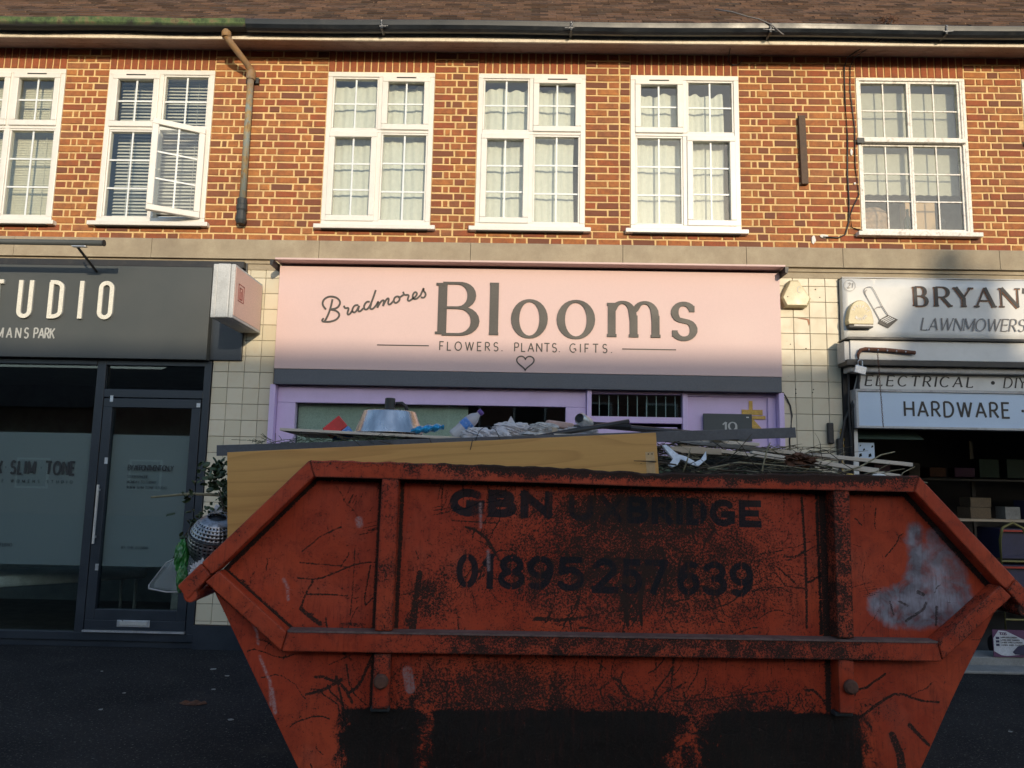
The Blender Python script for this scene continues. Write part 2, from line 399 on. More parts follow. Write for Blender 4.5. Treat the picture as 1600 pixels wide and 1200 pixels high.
c = t.mix(t.ramp(t.noise(4, 5, .7), .62, .7, 0, .5), c, (.010, .010, .012)); c = t.mix(t.ramp(t.vor(40), .05, .32, .8, 0), c, (.075, .073, .070)); c = t.mix(t.ramp(t.noise(55, 2, .5), .64, .70, 0, .8), c, (.16, .155, .145)); c = t.mix(t.ramp(t.noise(2.2, 6, .75), .58, .72, 0, .35), c, (.065, .055, .045))
M['asphalt'] = t.done(t.bsdf(c, .92, 0, t.bump(t.math('ADD', n2, v), .7, .006), .2))
M['concrete'] = simple('grey_concrete', (.26, .26, .25), .9, dirt=(.12, .12, .11))
M['plywood'] = wood_mat('oak_effect_board', (.60, .325, .098), (.48, .245, .068), 'x', 1.0, .42)
M['batten'] = wood_mat('weathered_batten', (.44, .36, .27), (.28, .215, .15), 'x', 2.2, .8, False)
M['batten_pale'] = wood_mat('pale_batten', (.60, .53, .45), (.42, .35, .27), 'x', 2.2, .8, False)
M['bark'] = simple('twig_bark', (.055, .040, .025), .85, var=.4, scale=30)
M['bark_light'] = simple('pale_twig_bark', (.24, .21, .13), .85, var=.4, scale=30)
M['leaf'] = simple('green_leaf', (.035, .060, .022), .5, var=.5, scale=15)
M['deadleaf'] = simple('dead_brown_leaf', (.11, .045, .022), .8, var=.4, scale=15)
M['soil'] = simple('dark_soil_heap', (.035, .032, .022), .95, var=.6, scale=12, bump=.9, bscale=50, dirt=(.09, .08, .04), dirt_amt=.6)
t = NT('polished_metal'); n = t.noise(3, 3, .5, t.mapv(t.pos, (5, 5, .4)))
M['steel'] = t.done(t.bsdf(t.mix(t.ramp(n, .35, .65), (.42, .42, .43), (.75, .74, .74)), t.ramp(n, .3, .7, .16, .36), 1.0, t.bump(t.noise(60, 3, .6, t.mapv(t.pos, (.3, .3, 4))), .12, .002)))
M['plastic_black'] = simple('black_plastic', (.018, .018, .02), .45)
M['grey_board'] = simple('charcoal_upvc_board', (.072, .078, .092), .42, var=.15, scale=5, dirt=(.14, .14, .14), dirt_amt=.2)
M['bagwhite'] = cloth_mat('crumpled_plastic', (.72, .70, .72), .3)
M['cloth'] = simple('grey_cloth', (.50, .48, .46), .9, var=.35, scale=14)
M['pinkcloth'] = simple('dusty_pink_block', (.48, .33, .29), .9)
M['bluefoil'] = simple('blue_foil', (.02, .28, .55), .25, .4, var=.3, scale=20)
M['redcard'] = simple('red_card', (.52, .03, .03), .5)
M['bluecard'] = simple('blue_card', (.06, .20, .55), .5, var=.3, scale=30, dirt=(.6, .6, .6), dirt_amt=.9)
M['purple'] = simple('purple_plastic', (.10, .05, .25), .4)
M['yellow'] = simple('yellow_plastic', (.65, .52, .15), .5)
M['ribbon'] = simple('yellow_ribbon', (.58, .36, .08), .6, var=.3, scale=20)
M['ceramic'] = simple('white_ceramic', (.62, .66, .72), .2)
M['clear'] = glass_mat('clear_plastic', (.86, .88, .87), .8, 1.45)
M['clearbottle'] = film_mat('cloudy_bottle_plastic', (.62, .60, .66), .55, .2)
M['greenbag'] = simple('green_plastic_bag', (.02, .16, .025), .35, var=.5, scale=10, dirt=(.34, .46, .36), dirt_amt=.9)
M['box_card'] = simple('brown_cardboard', (.13, .095, .06), .8, var=.2, scale=10)
M['redprint'] = simple('red_strip', (.40, .03, .02), .5)
M['brass'] = simple('yellow_painted_tube', (.20, .17, .05), .5)
M['poster'] = simple('poster_paper', (.50, .52, .56), .5)
M['posterp'] = simple('poster_purple', (.11, .04, .10), .5)
M['posterb'] = simple('poster_blue', (.03, .03, .075), .5)
M['bedwhite'] = simple('white_towel', (.80, .82, .82), .8)
M['green_awn'] = simple('dark_green_canvas', (.04, .07, .055), .8)
M['woodstrip'] = simple('weathered_brown_strip', (.10, .065, .045), .8, var=.3, scale=15)
M['caulk'] = simple('white_filler', (.75, .72, .68), .8)
M['oppbrick'] = simple('distant_brick', (.20, .10, .07), .9)
M['opproof'] = simple('distant_roof', (.07, .05, .045), .9)
M['treeleaf'] = simple('tree_foliage', (.04, .055, .025), .8)
M['trunk'] = simple('tree_bark', (.06, .05, .04), .9)
M['dullglass'] = simple('dark_window_pane', (.02, .024, .03), .1)
M['orange_cushion'] = simple('patterned_cushion', (.35, .22, .14), .8, var=.6, scale=25, dirt=(.08, .10, .16), dirt_amt=.9)
M['cardbox_tan'] = simple('tan_box', (.50, .33, .20), .8, var=.08)
M['greenbottle'] = simple('green_bottle_glass', (.08, .10, .03), .15)

# ------------------------------------------------------------------ lettering: pen strokes turned into solid ribbons
def arc(cx, cy, rx, ry, a0, a1, n=12):
    return [(cx + rx * cos(R_(a0 + (a1 - a0) * i / n)), cy + ry * sin(R_(a0 + (a1 - a0) * i / n))) for i in range(n + 1)]
# glyph: (width, [strokes]); unit cap height. Strokes are open polylines; sharp joints are separate strokes
GL = {
 'A': (.78, [[(0, 0), (.39, 1)], [(.39, 1), (.78, 0)], [(.13, .33), (.65, .33)]]),
 'B': (.60, [[(0, 0), (0, 1)], [(0, 1), (.28, 1)] + arc(.28, .76, .24, .24, 90, -90)[1:] + [(0, .52)], [(.28, .52)] + arc(.30, .26, .29, .26, 90, -90)[1:] + [(0, 0)]]),
 'C': (.74, [arc(.42, .5, .42, .5, 48, 312, 20)]),
 'D': (.72, [[(0, 0), (0, 1)], [(0, 1), (.26, 1)] + arc(.26, .5, .44, .5, 90, -90, 18)[1:] + [(0, 0)]]),
 'E': (.54, [[(0, 0), (0, 1)], [(0, 1), (.54, 1)], [(0, .52), (.46, .52)], [(0, 0), (.54, 0)]]),
 'F': (.50, [[(0, 0), (0, 1)], [(0, 1), (.52, 1)], [(0, .5), (.42, .5)]]),
 'G': (.80, [arc(.44, .5, .44, .5, 50, 300, 20), [(.50, .42), (.82, .42)], [(.80, .42), (.80, .14)]]),
 'H': (.70, [[(0, 0), (0, 1)], [(.70, 0), (.70, 1)], [(0, .5), (.70, .5)]]),
 'I': (.0, [[(0, 0), (0, 1)]]),
 'K': (.62, [[(0, 0), (0, 1)], [(.60, 1), (.02, .42)], [(.20, .58), (.62, 0)]]),
 'L': (.50, [[(0, 0), (0, 1)], [(0, 0), (.50, 0)]]),
 'M': (.86, [[(0, 0), (0, 1)], [(0, 1), (.43, .12)], [(.43, .12), (.86, 1)], [(.86, 1), (.86, 0)]]),
 'N': (.72, [[(0, 0), (0, 1)], [(0, 1), (.72, 0)], [(.72, 0), (.72, 1)]]),
 'O': (.88, [arc(.44, .5, .44, .5, 90, 450, 28)]),
 'P': (.56, [[(0, 0), (0, 1)], [(0, 1), (.28, 1)] + arc(.28, .74, .27, .26, 90, -90)[1:] + [(0, .48)]]),
 'R': (.62, [[(0, 0), (0, 1)], [(0, 1), (.28, 1)] + arc(.28, .74, .27, .26, 90, -90)[1:] + [(0, .48)], [(.26, .48), (.62, 0)]]),
 'S': (.56, [arc(.28, .75, .26, .25, 30, 240, 14) + arc(.28, .26, .28, .26, 62, -150, 14)]),
 'T': (.66, [[(.33, 0), (.33, 1)], [(0, 1), (.66, 1)]]),
 'U': (.68, [[(0, 1), (0, .34)] + arc(.34, .34, .34, .34, 180, 360, 14)[1:] + [(.68, 1)]]),
 'W': (1.1, [[(0, 1), (.28, 0)], [(.28, 0), (.55, 1)], [(.55, 1), (.82, 0)], [(.82, 0), (1.1, 1)]]),
 'X': (.66, [[(0, 0), (.66, 1)], [(0, 1), (.66, 0)]]),
 'Y': (.70, [[(0, 1), (.35, .46)], [(.70, 1), (.35, .46)], [(.35, .46), (.35, 0)]]),
 '0': (.60, [arc(.30, .5, .30, .5, 90, 450, 24)]),
 '1': (.26, [[(.24, 0), (.24, 1)], [(.24, 1), (0, .80)]]),
 '2': (.58, [arc(.28, .72, .27, .28, 160, -25, 12) + [(0, 0)], [(0, 0), (.60, 0)]]),
 '3': (.56, [arc(.27, .75, .25, .25, 150, -90, 12), arc(.27, .26, .29, .26, 90, -150, 14)]),
 '5': (.56, [[(.50, 1), (.08, 1)], [(.08, 1), (.04, .56)] + arc(.26, .32, .30, .32, 125, -145, 14)]),
 '6': (.60, [arc(.30, .30, .29, .30, 90, 450, 20), [(.52, .95), (.30, 1.0), (.10, .80), (.01, .50), (.01, .30)]]),
 '7': (.56, [[(0, 1), (.56, 1)], [(.56, 1), (.18, 0)]]),
 '8': (.58, [arc(.29, .75, .24, .25, 90, 450, 18), arc(.29, .26, .29, .26, 90, 450, 20)]),
 '9': (.60, [arc(.30, .70, .29, .30, 90, 450, 20), [(.08, .05), (.30, 0), (.50, .20), (.59, .50), (.59, .70)]]),
 '.': (.02, [[(0, 0), (0, .09)]]), "'": (.05, [[(.03, 1.0), (0, .72)]]), ',': (.02, [[(.02, .06), (-.04, -.12)]]),
 '\u2022': (.16, [arc(.08, .48, .04, .04, 0, 360, 10)]), '\u00b7': (.08, [[(.0, .5), (.07, .5)]]),
 ' ': (.28, []),
 'l': (.0, [[(0, 0), (0, 1.02)]]),
 'o': (.70, [arc(.35, .33, .35, .355, 90, 450, 28)]),
 'm': (1.06, [[(.0, 0), (0, .66)], [(0, .50)] + arc(.26, .42, .25, .255, 150, 20, 10) + [(.53, .30)], [(.53, .42), (.53, 0)], [(.53, .50)] + arc(.80, .42, .25, .255, 150, 20, 10) + [(1.06, .30)], [(1.06, .42), (1.06, 0)]]),
 's': (.44, [arc(.22, .50, .20, .17, 25, 240, 12) + arc(.22, .16, .22, .175, 62, -155, 12)]),
}
def ribbon(mb, pts, hw, y0, y1, xf, closed=False):
    """pts in glyph space, hw: half width per point, xf maps glyph (u,v)->(x,z)"""
    P = [Vector((*xf(p), 0)) for p in pts]; n = len(P)
    closed = (P[0] - P[-1]).length < 1e-6
    if closed: P = P[:-1]; hw = hw[:-1]; n -= 1
    Lf = []; Rt = []
    for i in range(n):
        a = P[(i - 1) % n] if (closed or i > 0) else P[i]; b = P[(i + 1) % n] if (closed or i < n - 1) else P[i]
        d = (b - a).normalized(); nn = Vector((-d.y, d.x, 0))
        Lf.append(P[i] + nn * hw[i]); Rt.append(P[i] - nn * hw[i])
    V = []
    for l, r in zip(Lf, Rt): V += [(l.x, y0, l.y), (r.x, y0, r.y), (l.x, y1, l.y), (r.x, y1, r.y)]
    F = []
    m = n if closed else n - 1
    for i in range(m):
        a = 4 * i; b = 4 * ((i + 1) % n)
        F += [(a, a + 1, b + 1, b), (a + 2, a, b, b + 2), (a + 1, a + 3, b + 3, b + 1)]
    if not closed: F += [(0, 2, 3, 1), (4 * n - 4, 4 * n - 3, 4 * n - 1, 4 * n - 2)]
    mb.add(V, F)
def glyph(mb, ch, x, z, h, y, depth=.002, thin=.05, thick=None, serif=0.0, slant=0.0, sx=1.0, base=0.0, round_end=False):
    """one letter; widths in units of cap height. returns advance"""
    thick = thick or thin
    w, strokes = GL[ch]
    xf = lambda p: (x + (p[0] * sx + slant * p[1]) * h, z + p[1] * h + base)
    k = 0
    for st in strokes:
        hw = []
        for i in range(len(st)):
            a = st[max(i - 1, 0)]; b = st[min(i + 1, len(st) - 1)]
            if st[0] == st[-1] and i in (0, len(st) - 1): a = st[-2]; b = st[1]
            dx, dy = b[0] - a[0], b[1] - a[1]; L = math.hypot(dx, dy) + 1e-9
            vv = abs(dy) / L
            if ch in 'AWXYMN' and serif and vv > .5:
                up = (dx * dy > 0)              # rising strokes are thin in roman capitals
                wd = thin * 1.2 if up else thick
                if ch in 'MN' and abs(dx) < .01: wd = thin * 1.3 if not (ch == 'M' and st[0][0] > .5) else thick
            else:
                wd = thin + (thick - thin) * vv ** 1.6
            hw.append(wd * h / 2)
        S = st
        if serif == 0 and len(st) == 2 and ch in 'EFLTHPRBD5' and st[0][1] == st[1][1]:   # square off the corners
            S = [(st[0][0] - thick / 2 / sx, st[0][1]), st[1]] if ch not in 'H' else st
        ribbon(mb, S, hw, y - depth - k * .0004, y, xf); k += 1
        if serif and st[0] != st[-1]:
            for e, q in ((st[0], st[1]), (st[-1], st[-2])):
                dx, dy = e[0] - q[0], e[1] - q[1]; L = math.hypot(dx, dy)
                if abs(dy) / L > .55 and (abs(e[1]) < .02 or abs(e[1] - 1) < .03 or (ch == 'm' and abs(e[1] - .66) < .01)):
                    if (ch == 'A' and e[1] > .5) or (ch in 'W' and (e[1] < .5 or abs(e[0] - .55) < .01)) or (ch == 'Y' and abs(e[1] - .46) < .02) or (ch == 'M' and e[1] < .2 and abs(e[0] - .43) < .01) or (ch == 'N' and e == (.72, 0)): continue
                    if len(st) > 2 and ch not in 'UJ': continue
                    l0, l1 = serif, serif
                    if (ch == 'l' and e[1] > .9) or (ch == 'm' and e[1] > .5): l1 = thick * .4
                    if (ch in 'BDEFPR'): l1 = serif * (.9 if e[1] < .1 and ch in 'FPR' else .4)
                    yy = e[1] + (thin * .5 if e[1] < .1 else -thin * .5)
                    ribbon(mb, [(e[0] - l0 / sx, yy), (e[0] + l1 / sx, yy)], [thin * h * .5] * 2, y - depth - k * .0004, y, xf); k += 1
                elif abs(dx) / L > .9 and ch in 'EFLT':
                    s0 = -.5 if e[1] > .9 else (.5 if e[1] < .1 else 0)
                    if e[0] < .01 and ch != 'T': continue
                    hh = serif * 1.3
                    ribbon(mb, [(e[0], e[1] + s0 * hh - hh / 2), (e[0], e[1] + s0 * hh + hh / 2)], [thin * h * .55] * 2, y - depth - k * .0004, y, xf); k += 1
                elif ch in 'CGSs' and abs(e[1] - q[1]) / L > .2:
                    hh = serif * .8
                    ribbon(mb, [(e[0], e[1] - hh * .6), (e[0], e[1] + hh * .6)], [thin * h * .6] * 2, y - depth - k * .0004, y, xf); k += 1
    return w * sx * h
def text_w(s, h, sp, sx): return sum(GL[c][0] * sx * h + sp * h for c in s) - sp * h
def text(s, x0, x1, z, h, y, mat, parent, name='letter', joined=False, fit=True, **kw):
    """letters between x0 and x1; every letter a mesh of its own unless joined"""
    n = len(s); nat = sum(GL[c][0] for c in s)
    sx = kw.pop('sx', 1.0)
    gap = (x1 - x0 - nat * sx * h) / max(n - 1, 1)
    x = x0; mb = MB()
    for ch in s:
        if ch != ' ':
            if not joined: mb = MB()
            glyph(mb, ch, x, z, h, y, sx=sx, **kw)
            if not joined: mb.build(name, mat, parent)
        x += GL[ch][0] * sx * h + gap
    if joined: mb.build(name, mat, parent)

# ------------------------------------------------------------------ ground
gm = MB(); gm.add([(-150, -200, 0), (150, -200, 0), (150, .35, 0), (-150, .35, 0)], [(0, 1, 2, 3)])
tag(gm.build('ground', M['asphalt']), kind='structure')
back = MB(); back.add([(-150, 9, -.004), (150, 9, -.004), (150, 200, -.004), (-150, 200, -.004)], [(0, 1, 2, 3)])
tag(back.build('rear_ground', M['asphalt']), kind='structure')
for i, (x, y, r) in enumerate([(-2.55, -.75, .035), (-2.35, -.95, .02), (-2.30, -1.35, .022), (-1.9, -2.05, .02), (-2.9, -1.5, .014), (-2.85, -1.9, .018), (-1.4, -1.6, .016), (4.0, -1.2, .018), (3.3, -1.9, .016), (-3.4, -.9, .014)]):
    p = MB(); n = 7
    p.prism([(cos(2 * pi * k / n) * r * random.uniform(.6, 1.2), sin(2 * pi * k / n) * r * random.uniform(.5, 1.0)) for k in range(n)], 0, .004)
    o = p.build('litter_scrap', M['concrete'], loc=(x, y, .005), rot=(pi / 2, 0, 0))
    tag(o, 'tiny pale scrap ' + ['just below the studio doorstep, right of the letter plate', 'second below the studio doorstep, towards the skip', 'left of the skip, level with its round lifting pin', 'closest to the left edge of the skip foot', 'farthest left of the scraps, near the flattened leaf', 'just left of the flattened brown leaf', 'between the flattened leaf and the skip', 'right of the skip near the hardware step', 'right of the skip, nearest to its foot', 'farthest left near the studio window'][i], 'litter', 'pale scraps scattered on the asphalt')
p = MB(); p.sheet(lambda u, v: (-2.30 + (u - .5) * .20, -1.72 + (v - .5) * .09 * (1 - (2 * u - 1) ** 2) + .01, .006 + .015 * sin(u * 9) ** 2 * sin(v * 5) ** 2), 12, 5)
tag(p.build('trodden_leaf_patch', M['deadleaf'], solid=.002), 'flattened brown dead leaf clump on the asphalt left of the skip', 'dead leaf')

# ------------------------------------------------------------------ terrace building: upper wall, windows, roof edge
XL, XR = -8.0, 8.0
bld = thing('terrace_building', 'two storey red brick terrace with white windows above the row of shops', 'building')
wins = [(-5.885, 'w1'), (-4.335, 'w2'), (-2.065, 'w3'), (-.520, 'w4'), (1.033, 'w5'), (3.316, 'w6'), (4.985, 'w7')]
WW = 1.10; ZT, ZB = 5.750, 4.060
wall = MB()
edges = [XL]
for x, _ in wins: edges += [x, x + WW]
edges.append(XR)
for i in range(0, len(edges), 2): wall.box(edges[i], edges[i + 1], .005, .12, ZB + .03, ZT)
wall.box(XL, XR, .005, .12, ZT, 5.99); wall.box(XL, XR, .005, .12, 3.78, ZB + .03)
wall_o = wall.build('wall', M['mortar'], bld)

def brick_verts(L, H, D, j=.0016):
    r = lambda s: random.uniform(-s, s)
    V = []
    for (a, b, y, jj) in ((.004, .004, 0, j), (0, 0, .0035, j * 1.3), (0, 0, D, 0)):
        for (cx, cz) in ((0, 0), (1, 0), (1, 1), (0, 1)):
            x = a if cx == 0 else L - a; z = b if cz == 0 else H - b
            V.append((x + r(jj), y + (r(.0012) if jj else 0), z + r(jj)))
    F = [(0, 1, 2, 3)]
    for k in range(2):
        for i in range(4):
            F.append((4 * k + (i + 1) % 4, 4 * k + i, 4 * k + 4 + i, 4 * k + 4 + (i + 1) % 4))
    return V, F
blocks = []          # (x, z, L, H)
def course(xa, xb, z, phase):
    x = xa; k = phase
    while x < xb - .012:
        L = .2150 if k % 2 == 0 else .1025
        if x == xa and phase == 0: L = .2150
        if x == xa and phase == 1: L = .1025
        if k == phase + 1 and phase == 1 and (xb - xa > 1.1 or int(xa * 7) % 3 == 0): L = .048          # queen closer
        L *= random.uniform(.985, 1.015)
        rem = xb - x
        if rem - L < .045: L = rem
        blocks.append((x, z, L - .003, .0592)); x += L + .0155; k += 1
        if xb - x < .03: break
nc = 0
z = ZT - .0755 * 24
zs = []
while z < 5.98:
    zs.append(z); z += .0755 if z < ZT - .01 else .0750
for ci, z in enumerate(zs):
    if z + .06 < ZB + .028 or z >= ZT + .24: segs = [(XL, XR)]
    else: segs = [(edges[i] + .004, edges[i + 1] - .004) for i in range(0, len(edges), 2)]
    if z >= ZT - .005: segs = [(edges[i] + .004, edges[i + 1] - .004) for i in range(0, len(edges), 2)]
    for a, b in segs:
        if z + .06 < ZB + .028 or True: course(a, b, z + .0082, ci % 2)
soldiers = []
for x, _ in wins:
    n = 15; pw = WW / n
    for k in range(n): soldiers.append((x + k * pw + .004, ZT + .006, pw - .013, .216))
singles = []; mass = []
for b in blocks:
    vis = -5.2 < b[0] < 4.95 and b[1] < 5.9
    (singles if (vis and b[2] > .19) else mass).append(b)
singles.sort(key=lambda b: abs(b[0] - .3) + abs(b[1] - 4.0) * .5)
mass += singles[300:]; singles = singles[:300]
variants = []
for i in range(14):
    m = MB(); V, F = brick_verts(.2150, .0592, .06, .0022); m.add(V, F)
    me = m.data('brick'); me.materials.append(M['brick1']); variants.append(me)
for (x, z, L, H) in singles:
    link_mesh('brick', random.choice(variants), wall_o, (x, random.uniform(-.0035, .0005), z), sc=(L / .215, 1, 1))
mm = MB()
for (x, z, L, H) in mass + soldiers:
    V, F = brick_verts(L, H, .06)
    y = random.uniform(-.0035, .0005); tn = random.random()
    if H > .1: tn = random.choice([.46, .5, .53, .56, .48, .78])
    mm.add([(a + x, b + y, c + z) for a, b, c in V], F, tn)
tag(mm.build('brick_courses', M['brick'], wall_o), kind='stuff')

# stone string course in separate blocks
xs_ = [-8, -6.6, -5.1, -3.72, -2.05, -.55, .95, 2.16, 3.10, 4.62, 6.1, 8]
for a, b in zip(xs_, xs_[1:]):
    m = MB(); m.prism([(0, 0), (1, 0), (1, 1), (0, 1)], 0, 1)
    m = MB()
    yz = [(-.055, 3.750), (-.055, 3.928), (-.045, 3.940), (.05, 3.944), (.05, 3.738), (-.062, 3.738), (-.062, 3.748)]
    V = [(xx, y, zz) for xx in (a + .002, b - .002) for y, zz in yz]; n = len(yz)
    F = [tuple(range(n)), tuple(range(2 * n - 1, n - 1, -1))] + [(i, n + i, n + (i + 1) % n, (i + 1) % n) for i in range(n)]
    m.add(V, F); m.build('stone_block', M['stone'], bld, bevel=.002)
m = MB(); m.box(XL, XR, -.028, .1, 3.700, 3.738); m.box(XL, XR, -.012, .1, 3.640, 3.700); m.build('lintel', M['stone'], bld)
# body of the building behind
m = MB(); m.box(XL, XR, .13, .30, 2.72, 3.63); m.box(XL, XR, .301, 9, 3.55, 3.75)
m.box(XL - .2, XL, .0, 9, 0, 6.0); m.box(XR, XR + .2, .0, 9, 0, 6.0); m.box(XL - .2, XR + .2, 9, 9.2, 0, 6.0)
m.build('structural_wall', M['darkroom'], bld)
m = MB(); m.box(XL, XR, 2.6, 2.7, 3.75, 6.0)
for xw in (-4.56, -2.7, 2.62): m.box(xw - .05, xw + .05, .13, 2.6, 3.75, 6.0)
m.build('room_wall', M['room'], bld)
m = MB(); m.box(XL, XR, .13, 2.6, 5.985, 6.02); m.build('room_ceiling', M['upvc'], bld)

# eaves: soffit boards, fascia edge, roof with tiles
m = MB()
def sof(ya, za, yb, zb):
    V = [(x, y, z_) for x in (XL - .2, XR + .2) for y, z_ in ((ya, za), (yb, zb), (yb, zb + .02), (ya, za + .02))]
    mq = MB(); mq.add(V, [(0, 1, 2, 3), (7, 6, 5, 4), (0, 4, 5, 1), (1, 5, 6, 2), (2, 6, 7, 3), (3, 7, 4, 0)]); mq.build('soffit_board', M['softwood'], bld)
sof(-.130, 5.956, .004, 5.974); sof(-.262, 5.938, -.134, 5.955)
m = MB(); m.box(XL - .2, XR + .2, -.285, -.262, 5.924, 6.10); m.build('fascia_board', M['fasciaedge'], bld, bevel=.003)
roof = MB(); RP = R_(44); rz0, ry0 = 6.085, -.36
roof.add([(XL - .3, ry0 + .05, rz0 - .03), (XR + .3, ry0 + .05, rz0 - .03), (XR + .3, ry0 + 4.6 * cos(RP), rz0 + 4.55 * sin(RP)), (XL - .3, ry0 + 4.6 * cos(RP), rz0 + 4.55 * sin(RP)),
          (XR + .3, 9.2, 6.0), (XL - .3, 9.2, 6.0)], [(0, 1, 2, 3), (3, 2, 4, 5)])
roof_o = roof.build('roof', M['rooftile'], bld)
rt = MB(); tw = .168
for row in range(15):
    s0 = row * .1; off = (row % 2) * tw / 2
    k = 0; x = XL - .3 + off
    while x < XR + .3:
        sag = .006 * sin(x * 1.3 + row) + random.uniform(-.003, .003)
        lift = random.uniform(0, .009); t0 = s0 + random.uniform(-.004, .004)
        y0 = ry0 + t0 * cos(RP); z0 = rz0 + t0 * sin(RP) + .012 + sag + lift
        y1 = ry0 + (t0 + .15) * cos(RP); z1 = rz0 + (t0 + .15) * sin(RP) + sag - .004
        th = .022; sk = random.uniform(-.004, .004)
        rt.add([(x, y0, z0), (x + tw - .004, y0, z0 + sk), (x + tw - .004, y1, z1), (x, y1, z1), (x, y0 + .006, z0 - th), (x + tw - .004, y0 + .006, z0 - th + sk)],
               [(0, 1, 2, 3), (4, 5, 1, 0), (4, 0, 3), (1, 5, 2)], random.random())
        x += tw
tag(rt.build('roof_tiles', M['rooftile'], roof_o), kind='stuff')

def gutter(x0, x1, mat, zc=6.035, r=.062, seg=24):
    m = MB()
    prof = [(-.068, .030), (-.075, .022), (-.070, .0), (-.066, -.022), (-.046, -.052), (-.018, -.066), (.012, -.064), (.040, -.050), (.050, .025), (.044, .025), (.034, -.044), (0, -.058), (-.040, -.044), (-.060, -.015), (-.062, .026)]
    V = []; n = len(prof)
    for i in range(seg + 1):
        x = x0 + (x1 - x0) * i / seg; sg = .006 * sin(i * .9 + x0)
        V += [(x, -.345 + y, zc + zz + sg) for y, zz in prof]
    F = [(i * n + k, (i + 1) * n + k, (i + 1) * n + (k + 1) % n, i * n + (k + 1) % n) for i in range(seg) for k in range(n)]
    m.add(V, F); return m.build('gutter', mat, bld, smooth=False)
g1 = gutter(XL - .2, -2.80, M['gutter_moss'])
g2 = gutter(-2.795, XR + .2, M['gutter_black'])
for x in (-1.45, .40, 2.33, 4.02, 5.6):
    m = MB(); m.box(x - .012, x + .012, -.424, -.285, 5.965, 6.062)
    b = m.build('gutter_joint', M['gutter_black'], g2, bevel=.004)
    m = MB()
    for q in range(5): m.tube([(x + random.gauss(0, .004), -.428, 6.05 - q * .012), (x + random.gauss(0, .006), -.429, 6.04 - q * .012)], random.uniform(.002, .006), 5)
    for q in range(6): m.tube([(x + random.gauss(0, .03), -.424, 5.992 + random.gauss(0, .003)), (x + random.gauss(0, .03), -.424, 5.992 + random.gauss(0, .003))], random.uniform(.002, .0045), 5)
    m.build('joint_sealant', M['awning'], g2)
m = MB(); m.tube([(-1.6 + .0, -.42, 6.0), (-1.6, -.42, 6.0)], .001)
# rusted downpipe with swan neck
m = MB()
m.tube([(-3.0, -.345, 5.985), (-3.0, -.345, 5.93), (-2.985, -.335, 5.89), (-2.86, -.14, 5.745), (-2.835, -.085, 5.71), (-2.835, -.075, 5.66)], [.036, .036, .034, .033, .036, .036], 12)
m.tube([(-2.835, -.075, 5.68), (-2.835, -.075, 4.33)], .033, 12)
dp = m.build('downpipe', M['pipe'], bld, smooth=True)
for z, r, h in ((5.66, .047, .10), (5.935, .046, .06)):
    m = MB(); c = (-2.835, -.075) if z < 5.8 else (-3.0, -.345)
    m.lathe([(.0, z - h / 2), (r * .9, z - h / 2), (r, z - h / 2 + .01), (r, z + h / 2 - .01), (r * .9, z + h / 2), (0, z + h / 2)], (c[0], c[1], 0), 14)
    m.build('pipe_collar', M['pipe'], dp, smooth=False)
m = MB(); m.box(-2.90, -2.77, -.03, .0, 5.60, 5.66); m.build('pipe_bracket', M['castiron'], dp)
m = MB(); m.lathe([(0, 4.35), (.046, 4.35), (.050, 4.33), (.045, 4.29), (.052, 4.28), (.052, 4.24), (.044, 4.22), (.05, 4.17), (.056, 4.13), (.04, 4.09), (0, 4.085)], (-2.84, -.07, 0), 14)
m.build('pipe_shoe', M['castiron'], dp, smooth=False)

# ------------------------------------------------------------------ windows
def ring(mb, x0, x1, z0, z1, w, y0, y1):
    mb.box(x0, x1, y0, y1, z0, z0 + w); mb.box(x0, x1, y0, y1, z1 - w, z1)
    mb.box(x0, x0 + w, y0, y1, z0 + w, z1 - w); mb.box(x1 - w, x1, y0, y1, z0 + w, z1 - w)
def pane(parent, x0, x1, z0, z1, y, nx, nz, barmat='bar', bw=.017, mat='glass'):
    m = MB(); m.box(x0, x1, y, y + .004, z0, z1); m.build('pane', M[mat], parent)
    for i in range(1, nx):
        x = x0 + (x1 - x0) * i / nx
        m = MB(); m.box(x - bw / 2, x + bw / 2, y - .009, y - .001, z0, z1); m.build('glazing_bar', M[barmat], parent)
    for j in range(1, nz):
        z = z0 + (z1 - z0) * j / nz
        m = MB(); m.box(x0, x1, y - .0075, y - .0005, z - bw / 2, z + bw / 2); m.build('glazing_bar', M[barmat], parent)
